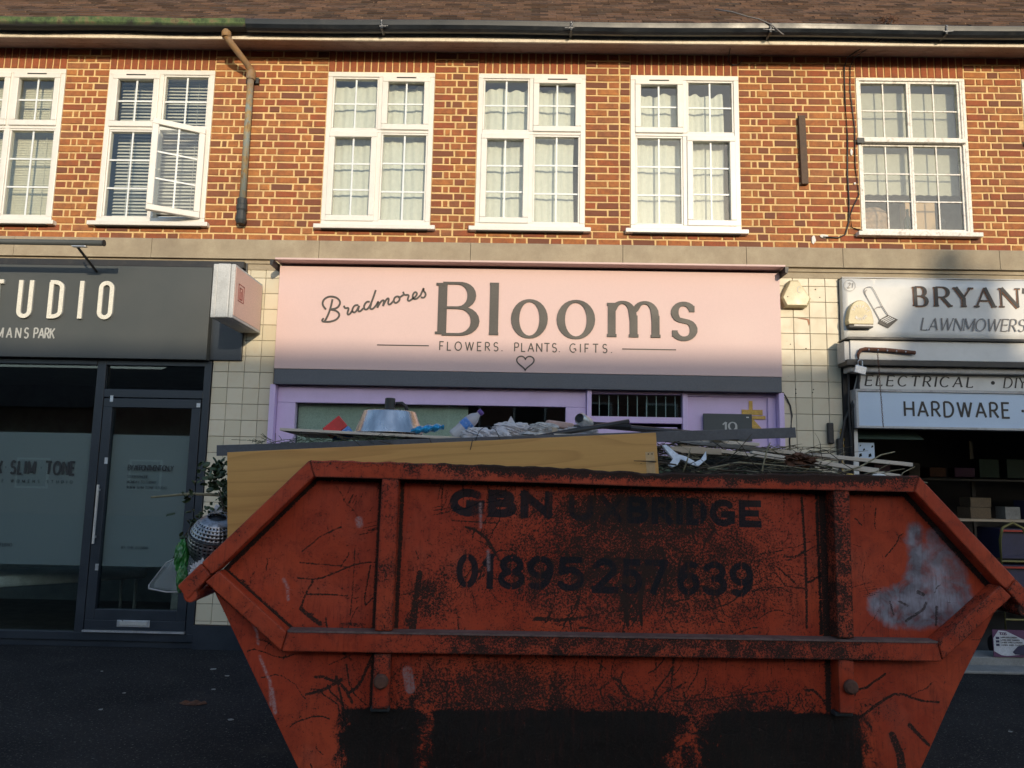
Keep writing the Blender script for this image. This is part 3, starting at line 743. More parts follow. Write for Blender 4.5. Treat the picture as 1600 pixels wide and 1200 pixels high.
def upvc_window(X, cells, sill=True, open_cell=None):
    """cells: kinds for top-left, top-right, bottom-left, bottom-right ('F' fixed, 'S' sash)"""
    m = MB(); x0, x1 = X + .002, X + WW - .002; y0, y1 = -.006, .07; zb = 4.112
    ring(m, x0, x1, zb, ZT - .002, .052, y0, y1)
    m.box(X + .526, X + .574, y0 + .002, y1, zb + .052, 5.095); m.box(X + .526, X + .574, y0 + .002, y1, 5.130, ZT - .054)
    m.box(x0 + .052, x1 - .052, y0 + .004, y1, 5.095, 5.130)
    w = m.build('window', M['upvc'], bld, bevel=.005)
    m = MB(); m.box(X - .055, X + WW + .055, -.065, .03, 4.066, 4.1105); m.build('sill', M['upvc'], w, bevel=.006)
    m = MB(); m.box(X + .02, X + WW - .02, -.05, .0, 4.058, 4.0655); m.build('sill_drip', M['vent'], w)
    xr = [(X + .054, X + .526), (X + .574, X + 1.046)]; zr = [(5.130, ZT - .054), (zb + .052, 5.095)]
    for k, kind in enumerate(cells):
        a, b = xr[k % 2]; c, d = zr[k // 2]; nz = 2 if k < 2 else 3
        if kind == 'F':
            m = MB(); ring(m, a, b, c, d, .018, y0 + .012, y1 - .01); m.build('glazing_bead', M['upvc'], w, bevel=.004)
            pane(w, a + .018, b - .018, c + .018, d - .018, .030, 2, nz)
        elif k != open_cell:
            m = MB(); ring(m, a - .008, b + .008, c - .006, d + .006, .060, y0 - .014, .04)
            s_ = m.build('window_sash', M['upvc'], w, bevel=.007)
            pane(w, a + .052, b - .052, c + .054, d - .054, .022, 2, nz)
            if k < 2:
                m = MB(); m.box((a + b) / 2 - .10, (a + b) / 2 + .10, y0 - .0165, y0 - .0135, d - .018, d - .006); m.build('trickle_vent', M['vent'], w)
        else:
            # casement swung outwards on its right-hand hinge: the sash frame is the part, turned about the hinge
            W_ = b - a + .016; H_ = d - c + .012
            m = MB(); ring(m, -W_, 0, 0, H_, .060, -.02, .034)
            s_ = m.build('open_sash', M['upvc'], bld, bevel=.007, loc=(b + .008, y0 - .012, c - .006), rot=(0, 0, R_(29)))
            tag(s_, 'casement sash standing open outwards on its right hinge')
            pane(s_, -W_ + .060, -.060, .060, H_ - .060, .006, 2, 3)
            m = MB(); m.tube([(-W_ + .028, .045, H_ * .47), (-W_ + .028, .075, H_ * .47), (-W_ + .10, .08, H_ * .49)], .009, 8); m.build('handle', M['upvc'], s_)
            m = MB(); m.box(a + .06, b - .02, .0, .012, c + .004, c + .016); m.build('window_stay', M['alu'], w)
    return w
upvc_window(-5.885, 'SSFF'); upvc_window(-4.335, 'SFFS', open_cell=3)
upvc_window(-2.065, 'FSSF'); upvc_window(-.520, 'FSSF'); upvc_window(1.033, 'SFFS')

def sash_window(X):
    m = MB(); x0, x1 = X, X + WW; y0, y1 = .0, .075; zb = 4.112
    ring(m, x0 + .003, x1 - .003, zb, ZT - .003, .030, y0 - .004, y1)
    w = m.build('window', M['oldwhite'], bld, bevel=.003)
    m = MB(); m.box(X - .06, X + WW + .05, -.075, .03, 4.066, 4.1105); m.build('sill', M['oldwhite'], w, bevel=.005)
    zm0, zm1 = 5.048, 5.098; xm = X + .535
    for (za, zb_, nz, yy) in ((zm1, ZT - .034, 2, .012), (zb + .031, zm0, 3, .020)):
        for (xa, xb) in ((x0 + .034, xm), (xm + .002, x1 - .055)):
            m = MB(); ring(m, xa, xb, za, zb_, .021, yy, .06)
            s_ = m.build('window_light', M['oldwhite'], w, bevel=.002)
            gx0, gx1, gz0, gz1 = xa + .021, xb - .021, za + .021, zb_ - .021
            pane(w, gx0, gx1, gz0, gz1, .036, 2, nz, 'oldwhite', .013)
    m = MB(); m.box(x0 + .03, x1 - .03, -.03, .06, zm0 + .002, zm1 - .004); m.build('meeting_rail', M['oldwhite'], w, bevel=.004)
    m = MB(); m.box(x1 - .054, x1 - .033, -.001, .05, zb + .03, ZT - .03); m.build('side_channel', M['oldwhite'], w, bevel=.003)
    m = MB(); m.box(x0 - .02, x0 + .05, -.036, -.026, zm0 - .012, zm1 - .01); m.build('rail_bracket', M['castiron'], w)
    return w
sash_window(3.316); sash_window(4.985)

# curtains and blinds hang inside: things of their own
def curtain(X, lab, ph, zt, mat='curtain', gap=.05):
    m = MB(); n = 90
    for (a, b, kk) in ((X + .05, X + WW * .5 - .004, 0), (X + WW * .5 + .004, X + WW - gap, 1)):
        def fn(u, v, a=a, b=b, kk=kk):
            x = a + (b - a) * u
            y = .125 + .010 * sin(u * 13 + ph + kk) * (.4 + .6 * v) + .0035 * sin(u * 41 + ph * 3)
            top = zt - .035 * abs(sin(u * 4.4 + ph + kk * 2)) - .012 * sin(u * 23 + ph)
            return (x + .006 * sin(v * 7 + ph), y, 4.14 + (top - 4.14) * v)
        m.sheet(fn, 60, 14)
    o = m.build('curtain', M[mat], smooth=True); return tag(o, lab, 'curtain', 'cream curtains in the upstairs windows')
curtain(-2.065, 'cream curtains behind the upstairs window nearest the rusty downpipe', .3, 5.68)
curtain(-.520, 'cream curtains behind the upstairs window directly above the word Blooms', 1.7, 5.66, gap=.11)
curtain(1.033, 'cream curtains behind the upstairs window left of the brown timber strip', 3.1, 5.62, gap=.13)
# short inner net valance lines
def venetian(X, lab, mat, tilt, pitch, dep, zlow=4.16):
    t_ = thing('venetian_blind', lab, 'blind', (X + WW / 2, .155, 4.1), 0, 'venetian blinds in the left upstairs windows')
    me_m = MB(); w = WW - .14
    me_m.sheet(lambda u, v: (-w / 2 + w * u, (v - .5) * dep * cos(tilt), -(v - .5) * dep * sin(tilt) + .003 * (1 - (2 * v - 1) ** 2)), 1, 3)
    me = me_m.data('slat'); me.materials.append(mat)
    z = zlow - 4.1
    while z < 1.60:
        link_mesh('slat', me, t_, (0, 0, z), (0, random.uniform(-.004, .004), 0)); z += pitch
    m = MB(); m.box(-w / 2, w / 2, -.03, .03, 1.60, 1.635); m.build('head_rail', mat, t_)
    m = MB()
    for xx in (-w * .35, 0, w * .35): m.box(xx - .002, xx + .002, -.03, -.028, .05, 1.6)
    m.build('ladder_cord', mat, t_)
venetian(-4.335, 'half open slatted blind behind the window whose casement stands open', M['slat'], R_(-52), .036, .034)
venetian(-5.885, 'closed cream slatted blind behind the upstairs window at the left edge', M['slat_cream'], R_(-76), .027, .034)
m = MB(); m.sheet(lambda u, v: (3.35 + 1.03 * u, .145 + .003 * sin(u * 9), 4.56 + (5.66 - 4.56) * v + (.010 * abs(sin(u * 38)) if v < .01 else 0)), 60, 4)
tag(m.build('roller_blind', M['blind'], smooth=True), 'scallop edged cream roller blind half down in the peeling sash window', 'blind')
m = MB(); m.sheet(lambda u, v: (5.02 + 1.03 * u, .145, 4.3 + 1.36 * v), 6, 2)
tag(m.build('roller_blind', M['blind']), 'cream blind in the sash window cut off by the right edge', 'blind')
# things on the inside sill of the sash window
m = MB()
m.lathe([(.0, -.17), (.08, -.165), (.13, -.12), (.16, -.04), (.16, .04), (.13, .12), (.07, .165), (0, .17)], (3.56, .26, 4.30), 20, Matrix.Diagonal((1, .5, 1)))
tag(m.build('cushion', M['orange_cushion'], smooth=True), 'round patterned cushion in the lower left corner of the sash window', 'cushion')
m = MB(); m.box(3.86, 4.16, .20, .32, 4.06, 4.52); tag(m.build('storage_box', M['cardbox_tan'], bevel=.006), 'tan box standing inside the sash window beside the bottle', 'box')
m = MB(); m.lathe([(0, 0), (.034, 0), (.036, .02), (.036, .16), (.014, .21), (.013, .27), (.016, .275), (0, .278)], (3.845, .135, 4.135), 14)
tag(m.build('wine_bottle', M['greenbottle'], smooth=True), 'green bottle on the sill inside the sash window', 'bottle')
m = MB(); m.lathe([(0, 0), (.03, 0), (.02, .02), (.006, .05), (.006, .08), (.035, .12), (.032, .16)], (4.18, .12, 4.135), 14)
tag(m.build('glass_goblet', M['clear'], smooth=True), 'small clear goblet at the right of the sash window sill', 'glass')

# timber strip and cables on the wall
m = MB(); m.box(-.034, .034, -.045, -.006, -.36, .36)
tag(m.build('timber_strip', M['woodstrip'], bevel=.004, loc=(2.755, 0, 4.955), rot=(0, R_(-1.0), 0)), 'weathered brown timber strip screwed upright to the brick wall', 'timber')
m = MB(); m.tube([(3.46, -.43, 6.12), (3.40, -.34, 5.98), (3.22, -.06, 5.93), (3.205, -.012, 5.86), (3.20, -.010, 5.5), (3.21, -.012, 5.1), (3.195, -.010, 4.7), (3.20, -.012, 4.45), (3.19, -.014, 4.22), (3.15, -.012, 4.09), (3.08, -.012, 4.055), (2.93, -.012, 4.06)], .007, 6)
tag(m.build('cable', M['plastic_black'], smooth=True), 'black cable running down the bricks into a white patched hole', 'cable')
m = MB(); m.tube([(3.50, -.43, 6.10), (3.46, -.34, 5.98), (3.29, -.06, 5.93), (3.265, -.012, 5.86), (3.255, -.010, 5.6), (3.285, -.012, 5.2), (3.275, -.010, 4.8), (3.30, -.012, 4.5), (3.24, -.014, 4.38), (3.20, -.02, 4.28), (3.215, -.014, 4.16), (3.32, -.012, 4.13)], .0055, 6)
tag(m.build('cable', M['plastic_black'], smooth=True), 'thinner black cable crossing to the foot of the peeling sash window', 'cable')
for (x, z, w, h) in ((2.94, 4.07, .09, .035), (2.84, 4.03, .04, .075), (3.245, 4.95, .022, .07), (3.265, 4.62, .02, .025)):
    m = MB(); m.prism([(x + cos(a) * w * random.uniform(.6, 1.1) * .6, z + sin(a) * h * random.uniform(.6, 1.1) * .6) for a in [k * pi / 5 for k in range(10)]], -.012, .0)
    tag(m.build('filler_patch', M['caulk'], bevel=.003), {2.94: 'wide white filler smear where the black cable enters the bricks', 2.84: 'narrow upright white filler drip just left of the cable hole', 3.245: 'white paint mark between the two black cables, halfway up the wall', 3.265: 'tiny white dab between the two cables, low beside the sash window'}[x], 'filler', 'white filler blobs on the wall')
m = MB(); m.tube([(1.86, -.2, 6.35), (2.0, -.32, 6.24), (2.12, -.40, 6.14), (2.22, -.425, 6.10), (2.35, -.43, 6.03), (2.42, -.44, 5.95), (2.45, -.44, 5.93)], .006, 6)
tag(m.build('cable', M['greyprint'], smooth=True), 'loose grey wire hanging from the roof over the black gutter', 'cable')
m = MB(); m.tube([(2.0, -.26, 5.985), (2.02, -.02, 5.90), (2.08, -.014, 5.86), (2.13, -.014, 5.87), (2.18, -.02, 5.92)], .005, 5)
tag(m.build('cable', M['plastic_black'], smooth=True), 'short drooping wire under the eaves above a curtained window', 'cable')
m = MB()
for k in range(60):
    a = random.uniform(0, 6.28); p = Vector((3.47 + random.gauss(0, .045), -.40 + random.gauss(0, .03), 6.115 + random.gauss(0, .022)))
    d = Vector((cos(a), random.uniform(-.6, .6), random.uniform(-.5, .5))) * .035
    m.tube([p - d, p, p + d], .0025, 3)
tag(m.build('nest_debris', M['deadleaf']), 'clump of brown twigs caught in the gutter above the cables', 'debris', kind='stuff')

# ------------------------------------------------------------------ tiled pilasters between the shops
def pilaster(x0, x1, lab, vx, zbase=.22, top=3.712):
    t_ = thing('tiled_pilaster', lab, 'pilaster', (0, 0, 0))
    m = MB(); m.box(x0, x1, .004, .45, 0, top); m.build('grout_backing', M['grout'], t_)
    if zbase > 0:
        m = MB(); m.box(x0 - .004, x1 + .004, -.02, .003, 0, zbase - .004); m.build('plinth', M['ral7016'], t_)
    xs = [x0 + .001] + vx + [x1 - .001]
    z = 2.615 - .1575 * 16; rows = []
    while z < top - .02:
        a = max(z, zbase); b = min(z + .1575, top)
        if b - a > .02: rows.append((a, b))
        z += .1575
    for (za, zb) in rows:
        for xa, xb in zip(xs, xs[1:]):
            w = xb - xa - .004; h = zb - za - .004
            m = MB(); V = []
            for (ins, y) in ((.003, -.004), (0, -.001), (0, .006)):
                for cx, cz in ((0, 0), (1, 0), (1, 1), (0, 1)):
                    V.append((xa + .002 + (ins if cx == 0 else w - ins), y, za + .002 + (ins if cz == 0 else h - ins)))
            tl = random.uniform(-.0012, .0012); tz = random.uniform(-.0008, .0008)
            V = [(x, y + (tl if x > xa + w / 2 else -tl) + (tz if z_ > za + h / 2 else -tz), z_) for x, y, z_ in V]
            m.add(V, [(0, 1, 2, 3)] + [(4 * k + (i + 1) % 4, 4 * k + i, 4 * k + 4 + i, 4 * k + 4 + (i + 1) % 4) for k in range(2) for i in range(4)])
            m.build('tile', M['tile'], t_)
    return t_
pilaster(-3.045, -2.440, 'cream tiled pilaster between the grey studio front and the pink sign', [-2.890, -2.733, -2.578])
p2 = pilaster(2.478, 3.065, 'cream tiled pilaster with rust marks between the pink sign and the white hardware sign', [2.618, 2.775, 2.935], 0)
for (x, z, r) in ((2.84, 3.53, .006), (2.58, 2.98, .005), (2.88, 3.45, .005), (2.62, 2.54, .006), (2.62, 2.50, .006), (2.79, 2.54, .006), (2.78, 2.51, .006), (2.73, 2.94, .006)):
    m = MB(); m.lathe([(0, 0), (r, 0), (r, .004), (0, .004)], (x, -.004, z), 7, Matrix.Rotation(pi / 2, 3, 'X')); m.build('drill_hole', M['vent'], p2)
m = MB(); m.prism([(2.66, 3.245), (2.765, 3.235), (2.775, 3.20), (2.765, 3.16), (2.75, 3.22), (2.66, 3.238)], -.0068, -.0055); m.build('rust_streak', M['bronze_edge'], p2)

# ------------------------------------------------------------------ studio shop (left)
sh = thing('studio_shopfront', 'dark anthracite shopfront with frosted glazing and a glass door', 'shopfront')
fr = M['ral7016']
m = MB()
m.box(-8, -4.175, -.02, .06, 2.66, 2.715); m.box(-8, -3.048, -.02, .06, .06, .135 + .0); m.box(-8, -3.048, .0, .30, 0.0, .058)
m.box(-4.17, -4.085, -.02, .06, .135, 2.715); m.box(-3.118, -3.048, -.02, .06, .135, 2.715)
m.box(-4.085, -3.118, -.018, .058, 2.66, 2.713); m.box(-4.085, -3.118, -.018, .058, 2.345, 2.425)
m.box(-6.5, -6.43, -.02, .06, .135, 2.66)
m.build('frame', fr, sh, bevel=.004)
m = MB(); m.box(-6.43, -4.17, .02, .028, .135, 2.66); m.build('window_pane', M['shopglass'], sh)
m = MB(); m.box(-8, -6.5, .02, .028, .135, 2.66); m.build('window_pane', M['shopglass'], sh)
m = MB(); m.box(-4.085, -3.118, .02, .028, 2.425, 2.66); m.build('transom_pane', M['shopglass'], sh)
m = MB(); m.box(-6.42, -4.18, .0295, .0305, .735, 1.992); m.build('frosted_film', M['film'], sh)
m = MB(); m.box(-3.985, -3.175, .0335, .0345, .735, 1.985); m.build('frosted_film', M['film'], sh)
door = MB(); ring(door, -4.075, -3.125, .16, 2.335, .088, -.024, .05); door.box(-3.987, -3.213, -.024, .05, .248, .345)
dr = door.build('door', fr, sh, bevel=.004)
m = MB(); m.box(-3.99, -3.21, .010, .018, .345, 2.25); m.build('door_pane', M['shopglass'], dr)
m = MB(); m.box(-3.765, -3.455, -.030, -.024, .190, .252); m.build('letter_plate', M['alu'], dr, bevel=.004)
m = MB(); m.box(-3.740, -3.480, -.036, -.031, .206, .240); m.build('letter_flap', M['letter_print'], dr, bevel=.002)
m = MB(); m.tube([(-4.035, -.065, .95), (-4.035, -.065, 1.50)], .012, 8); m.box(-4.04, -4.03, -.06, -.024, 1.0, 1.02); m.box(-4.04, -4.03, -.06, -.024, 1.44, 1.46); m.build('pull_handle', M['alu'], dr)
for z in (1.73, .73, 2.33): 
    m = MB(); m.box(-4.015, -3.985, -.029, -.0245, z - .03, z + .03); m.build('hinge', M['alu'], dr)
m = MB(); m.box(-3.165, -3.13, -.030, -.0245, 2.26, 2.30); m.build('alarm_contact', M['alu'], dr)
m = MB(); m.box(-4.08, -3.12, -.045, -.021, .140, .158); m.build('threshold_strip', M['alu'], sh)
text("TONE", -4.600, -4.325, 1.590, .120, -.0005 + .0195, M['dark_print'], sh, 'letter', thin=.17, sx=.60)
text("SLIM", -4.945, -4.715, 1.590, .120, -.0005 + .0195, M['dark_print'], sh, 'letter', thin=.17, sx=.60)
text("X", -5.085, -5.04, 1.590, .120, -.0005 + .0195, M['dark_print'], sh, 'letter', thin=.17, sx=.60)
for x in (-5.00, -4.655): text("\u00b7", x, x + .02, 1.59, .12, -.0005 + .0195, M['dark_print'], sh, 'letter', thin=.12, sx=.7)
for (s, xa, xb, z, h, w) in (("THE WOMENS STUDIO", -5.12, -4.335, 1.505, .028, .13), ("SLIM STUDIO", -5.12, -4.86, .90, .030, .13)):
    text(s, xa, xb, z, h, -.0005 + .0195, M['dark_print'], sh, 'print_line', joined=True, thin=w, sx=.9)
for (s, xa, xb, z, h, w) in (("BY APPOINTMENT ONLY", -3.80, -3.36, 1.645, .048, .15), ("STUDIO PHONE", -3.80, -3.60, 1.572, .026, .1), ("MONDAY TO FRIDAY", -3.80, -3.52, 1.520, .026, .1), ("WWW SLIM TONE STUDIO", -3.80, -3.41, 1.468, .026, .1), ("BY THE STUDIO", -3.80, -3.55, .90, .026, .1)):
    text(s, xa, xb, z, h, .0085, M['dark_print'], sh, 'print_line', joined=True, thin=w, sx=.8)
m = MB(); m.box(-8, -3.05, 2.4, 2.45, 0, 2.9); m.box(-3.06, -3.01, .46, 2.4, 0, 2.9); m.box(-8, -3.05, .31, 2.4, 2.73, 2.78); m.build('interior_wall', M['studio_wall'], sh)
m = MB(); m.box(-8, -3.05, .36, 2.4, .0, .03); m.build('interior_floor', M['floorwood'], sh)
m = MB(); m.box(-3.42, -3.20, .30, .5, .03, .62); m.build('skirting_block', M['concrete'], sh)
bed = thing('treatment_bed', 'white topped treatment bed seen through the bottom of the studio window', 'bed', (-4.93, .93, 0), R_(42))
m = MB(); m.box(-.80, .80, -.33, .33, .47, .58); m.build('mattress', M['bedwhite'], bed, bevel=.03)
for x, y in ((-.7, -.28), (.7, -.28), (-.7, .28), (.7, .28)):
    m = MB(); m.tube([(x, y, .03), (x, y, .47)], .018, 8); m.build('leg', M['alu'], bed)
# sign board and raised letters
sg = thing('studio_sign', 'grey fascia sign with raised white STUDIO letters', 'sign')
m = MB(); m.box(-8, -3.075, -.10, .0, 2.715, 3.635); m.build('board', M['fascia'], sg, bevel=.004)
m = MB(); m.box(-3.073, -2.76, -.035, -.001, 2.725, 3.70); m.build('return_board', M['ral7016'], sg, bevel=.003)
m = MB(); m.box(-8, -2.77, -.099, .0, 3.6365, 3.698); m.build('top_trim', M['blacktrim'], sg)
def sletter(mb, ch, x, w):
    z, h = 3.112, .342; xf = lambda p: (x + p[0] * w, z + p[1] * h)
    r = .5; a = w / h * .5
    paths = {'S': [arc(.5, 1 - a, .5, a, 20, 180, 10) + arc(.5, .62, .5, .12, 180, 270, 5)[1:] + arc(.5, .38, .5, .12, 90, 0, 5)[1:] + arc(.5, a, .5, a, 0, -160, 10)],
             'T': [[(.5, 0), (.5, 1)], [(-.05, 1), (1.05, 1)]],
             'U': [[(0, 1.05), (0, a)] + arc(.5, a, .5, a, 180, 360, 12)[1:] + [(1, 1.05)]],
             'D': [[(0, -.05), (0, 1.0)], [(-.12, 1), (.3, 1)] + arc(.3, 1 - a, .7, a, 90, 0, 8)[1:] + arc(.3, a, .7, a, 0, -90, 8) + [(-.12, 0)]],
             'I': [[(0, -.05), (0, 1.05)]],
             'O': [arc(.5, 1 - a, .5, a, 0, 180, 12) + arc(.5, a, .5, a, 180, 360, 12) + [(1, 1 - a)]]}
    for k, st in enumerate(paths[ch]): ribbon(mb, st, [.0205] * len(st), -.128 - k * .0006, -.112, xf)
for ch, x, w in (('S', -5.50, .108), ('T', -5.225, .108), ('U', -4.938, .106), ('D', -4.635, .106), ('I', -4.335, .04), ('O', -4.145, .108)):
    m = MB(); sletter(m, ch, x, w); m.build('letter', M['letter_white'], sg, bevel=.002)
    m = MB(); sletter(m, ch, x, w); 
    m.v = [(a, -.1115 if b < -.113 else -.1002, c) for a, b, c in m.v]; m.build('letter_standoff', M['alu'], sg)
text("BROOKMANS", -5.565, -4.832, 2.900, .098, -.101, M['letter_print'], sg, 'letter', thin=.14, sx=.66)
text("PARK", -4.775, -4.575, 2.900, .098, -.101, M['letter_print'], sg, 'letter', thin=.14, sx=.66)
# trough light on a bracket over the sign
lt = thing('sign_light', 'dark grey tubular trough light on angled bracket over the studio sign', 'light')
m = MB(); m.tube([(-8, -.62, 3.700), (-3.875, -.62, 3.700)], .027, 12); m.build('tube', M['fascia'], lt, smooth=True)
m = MB(); m.tube([(-3.875, -.62, 3.700), (-3.865, -.62, 3.700)], .030, 12); m.build('end_cap', M['blacktrim'], lt)
m = MB(); m.tube([(-4.14, -.61, 3.690), (-4.17, -.40, 3.640), (-4.22, -.10, 3.575)], .012, 8); m.tube([(-4.17, -.60, 3.715), (-4.24, -.50, 3.755)], .010, 8); m.build('bracket', M['blacktrim'], lt)
m = MB(); m.box(-4.16, -4.03, -.635, -.595, 3.660, 3.671); m.build('clamp', M['alu'], lt, bevel=.003)
# projecting light-box sign
pj = thing('projecting_sign', 'small box sign projecting from the wall, silver edge and pink face with a red emblem', 'sign', (-2.685, 0, 0))
m = MB()
for xa, xb, d in ((-.105, -.06, .012), (-.06, .055, 0), (.055, .095, .012)): m.box(xa, xb, -.76 + d, -.04, 2.995, 3.485)
m.build('casing', simple('pale_grey_casing', (.50, .52, .53), .5, var=.12, scale=6, dirt=(.3, .29, .27), dirt_amt=.4), pj, bevel=.008)
m = MB(); m.box(.0955, .099, -.735, -.06, 3.02, 3.462); m.build('face_panel', M['boxpink'], pj)
m = MB(); m.box(-.02, .02, -.04, .0, 3.05, 3.43); m.build('wall_bracket', M['blacktrim'], pj)
m = MB()
def pr(y0, y1, z0, z1): m.box(.0992, .1012, y0, y1, z0, z1)
ya, yb, za, zb = -.66, -.52, 3.17, 3.33
pr(ya, yb, za, za + .008); pr(ya, yb, zb - .008, zb); pr(ya, ya + .01, za, zb); pr(yb - .01, yb, za, zb)
pr(ya + .03, ya + .045, za + .03, zb - .03); pr(ya + .03, yb - .06, zb - .04, zb - .03); pr(ya + .06, ya + .075, za + .03, zb - .06); pr(ya + .09, ya + .105, za + .02, zb - .03); pr(ya + .03, yb - .05, za + .02, za + .03)
m.build('emblem', M['burgundy'], pj)

# ------------------------------------------------------------------ flower shop (centre)
bs = thing('flower_shop_sign', 'pink fascia sign with dark lettering for a flower shop', 'sign')
m = MB(); m.box(-2.405, 2.455, -.12, .0, 2.640, 3.655); m.build('board', M['pink'], bs, bevel=.003)
m = MB(); m.box(-2.415, 2.470, -.25, .0, 3.681, 3.700); m.build('cornice', M['pink'], bs, bevel=.004)
for x in (-2.43, 2.475):
    m = MB(); m.prism([(x - .02, 3.67), (x - .02, 3.62), (x + .0, 3.61), (x + .01, 3.64), (x + .014, 3.67)], -.28, -.0); m.build('cornice_bracket', M['blacktrim'], bs)
m = MB(); m.box(-2.40, 2.450, -.116, .0, 2.492, 2.638); m.build('lower_strip', M['slate_strip'], bs, bevel=.003)
Y0 = -.1205; ch = M['charcoal']
kw = dict(depth=.012, thin=.048, thick=.168, serif=.125)
def big(c, x0, x1, z=3.0, h=.505, **k):
    w = GL[c][0]; k2 = dict(kw); k2.update(k); sx = (x1 - x0) / (w * h) if w else 1
    m = MB(); glyph(m, c, x0, z, h, Y0, sx=sx, **k2); m.build('letter', ch, bs)
big('B', -.800, -.475, serif=.13)
big('l', -.300, -.300, serif=.09)
big('o', -.095, .180, z=2.998, thick=.158, thin=.05); big('o', .345, .635, z=2.998, thick=.158, thin=.05)
big('m', .835, 1.255, serif=.09, thick=.145, thin=.055); big('s', 1.430, 1.620, thick=.145, thin=.085, h=.500)
script = [[(-1.872, 3.328), (-1.89, 3.221), (-1.926, 3.125), (-1.946, 3.101), (-1.967, 3.115), (-1.948, 3.139)], [(-1.948, 3.105), (-1.89, 3.102), (-1.821, 3.125), (-1.791, 3.175), (-1.826, 3.216), (-1.891, 3.227)],
 [(-1.891, 3.227), (-1.838, 3.234), (-1.805, 3.258), (-1.793, 3.306), (-1.832, 3.347), (-1.903, 3.358), (-1.958, 3.327), (-1.971, 3.273), (-1.931, 3.226)],
 [(-1.758, 3.265), (-1.747, 3.237), (-1.705, 3.25), (-1.725, 3.182), (-1.701, 3.176), (-1.674, 3.218)],
 [(-1.618, 3.273), (-1.653, 3.272), (-1.677, 3.23), (-1.667, 3.198), (-1.638, 3.204), (-1.609, 3.267)], [(-1.609, 3.267), (-1.621, 3.216), (-1.598, 3.208), (-1.567, 3.244)],
 [(-1.509, 3.308), (-1.538, 3.31), (-1.565, 3.268), (-1.556, 3.229), (-1.525, 3.233), (-1.493, 3.293), (-1.455, 3.425)], [(-1.493, 3.293), (-1.506, 3.239), (-1.476, 3.234), (-1.443, 3.276), (-1.42, 3.324), (-1.433, 3.25)],
 [(-1.433, 3.25), (-1.398, 3.318), (-1.367, 3.33), (-1.379, 3.267)], [(-1.379, 3.267), (-1.347, 3.339), (-1.321, 3.349), (-1.333, 3.289), (-1.309, 3.281), (-1.276, 3.324)],
 [(-1.237, 3.368), (-1.269, 3.356), (-1.278, 3.316), (-1.255, 3.295), (-1.22, 3.324), (-1.218, 3.36), (-1.237, 3.366)], [(-1.237, 3.366), (-1.224, 3.351), (-1.185, 3.381)],
 [(-1.188, 3.413), (-1.176, 3.378), (-1.126, 3.386), (-1.144, 3.334), (-1.128, 3.319), (-1.098, 3.341)],
 [(-1.098, 3.341), (-1.062, 3.368), (-1.049, 3.401), (-1.073, 3.415), (-1.095, 3.382), (-1.09, 3.343), (-1.055, 3.341), (-1.018, 3.38)],
 [(-1.018, 3.38), (-.985, 3.462), (-.994, 3.428), (-.963, 3.397), (-.979, 3.355), (-1.015, 3.36)]]
def smoothline(p, it=2):
    for _ in range(it):
        q = [p[0]]
        for a, b in zip(p, p[1:]):
            q += [(a[0] * .75 + b[0] * .25, a[1] * .75 + b[1] * .25), (a[0] * .25 + b[0] * .75, a[1] * .25 + b[1] * .75)]
        p = q + [p[-1]]
    return p
groups_ = [(0, 3), (3, 4), (4, 6), (6, 8), (8, 10), (10, 12), (12, 13), (13, 14), (14, 15)]
for a, b in groups_:
    m = MB()
    for k, s_ in enumerate(script[a:b]):
        s2 = smoothline(s_); ribbon(m, s2, [.0088] * len(s2), Y0 - .006 - k * .0004, Y0, lambda p: p)
    m.build('letter', ch, bs)
for wd, xa, xb in (("FLOWERS.", -.815, -.215), ("PLANTS.", -.095, .335), ("GIFTS.", .435, .835)):
    text(wd, xa, xb, 2.845, .082, Y0, ch, bs, thin=.13, sx=.85, depth=.003)
for xa, xb in ((-1.42, -.92), (.935, 1.45)):
    m = MB(); m.box(xa, xb, Y0 - .003, Y0, 2.880, 2.890); m.build('rule_line', ch, bs)
hp = []
for i in range(41):
    a = 2 * pi * i / 40; hp.append((.01 + .0052 * 16 * sin(a) ** 3, 2.742 + .0047 * (13 * cos(a) - 5 * cos(2 * a) - 2 * cos(3 * a) - cos(4 * a))))
hp[-1] = hp[0]
m = MB(); ribbon(m, hp, [.0065] * 41, Y0 - .003, Y0, lambda p: p); m.build('heart_outline', ch, bs)

fs = thing('flower_shopfront', 'lilac painted timber shopfront under the pink sign', 'shopfront')
lil = M['lilac']
m = MB()
m.box(-2.438, -2.385, -.10, .05, 0, 2.490); m.box(2.425, 2.474, -.10, .05, 0, 2.490)          # side posts
m.box(.605, .650, -.075, .06, 0, 2.490)                                                            # mullion
m.box(-2.383, .603, -.03, .06, 2.325, 2.489); m.box(-2.383, -2.205, -.03, .06, .45, 2.324); m.box(.405, .603, -.03, .06, .45, 2.324)
m.box(-2.383, .603, -.04, .06, 0, .449)
m.box(.652, 1.525, -.02, .06, 2.185, 2.245); m.box(.652, 1.525, -.02, .06, 2.462, 2.489); m.box(1.527, 1.575, -.03, .06, 0, 2.489)
m.box(1.577, 2.423, .012, .05, 0, 2.489); m.box(1.577, 2.423, -.01, .0115, 2.455, 2.489); m.box(2.345, 2.423, -.012, .0105, 0, 2.453)
m.build('frame', lil, fs, bevel=.004)
m = MB(); m.box(-2.204, .404, .025, .032, .45, 2.324); m.build('display_pane', M['shopglass'], fs)
m = MB(); m.box(.652, 1.525, .02, .027, 2.246, 2.461); m.build('transom_pane', M['shopglass'], fs)
m = MB(); m.box(.70, 1.48, -.01, .05, .1, 2.15); m.build('door', lil, fs, bevel=.006)
m = MB(); m.box(.665, 1.49, -.02, -.012, 2.135, 2.140); m.build('door_gap', M['vent'], fs)
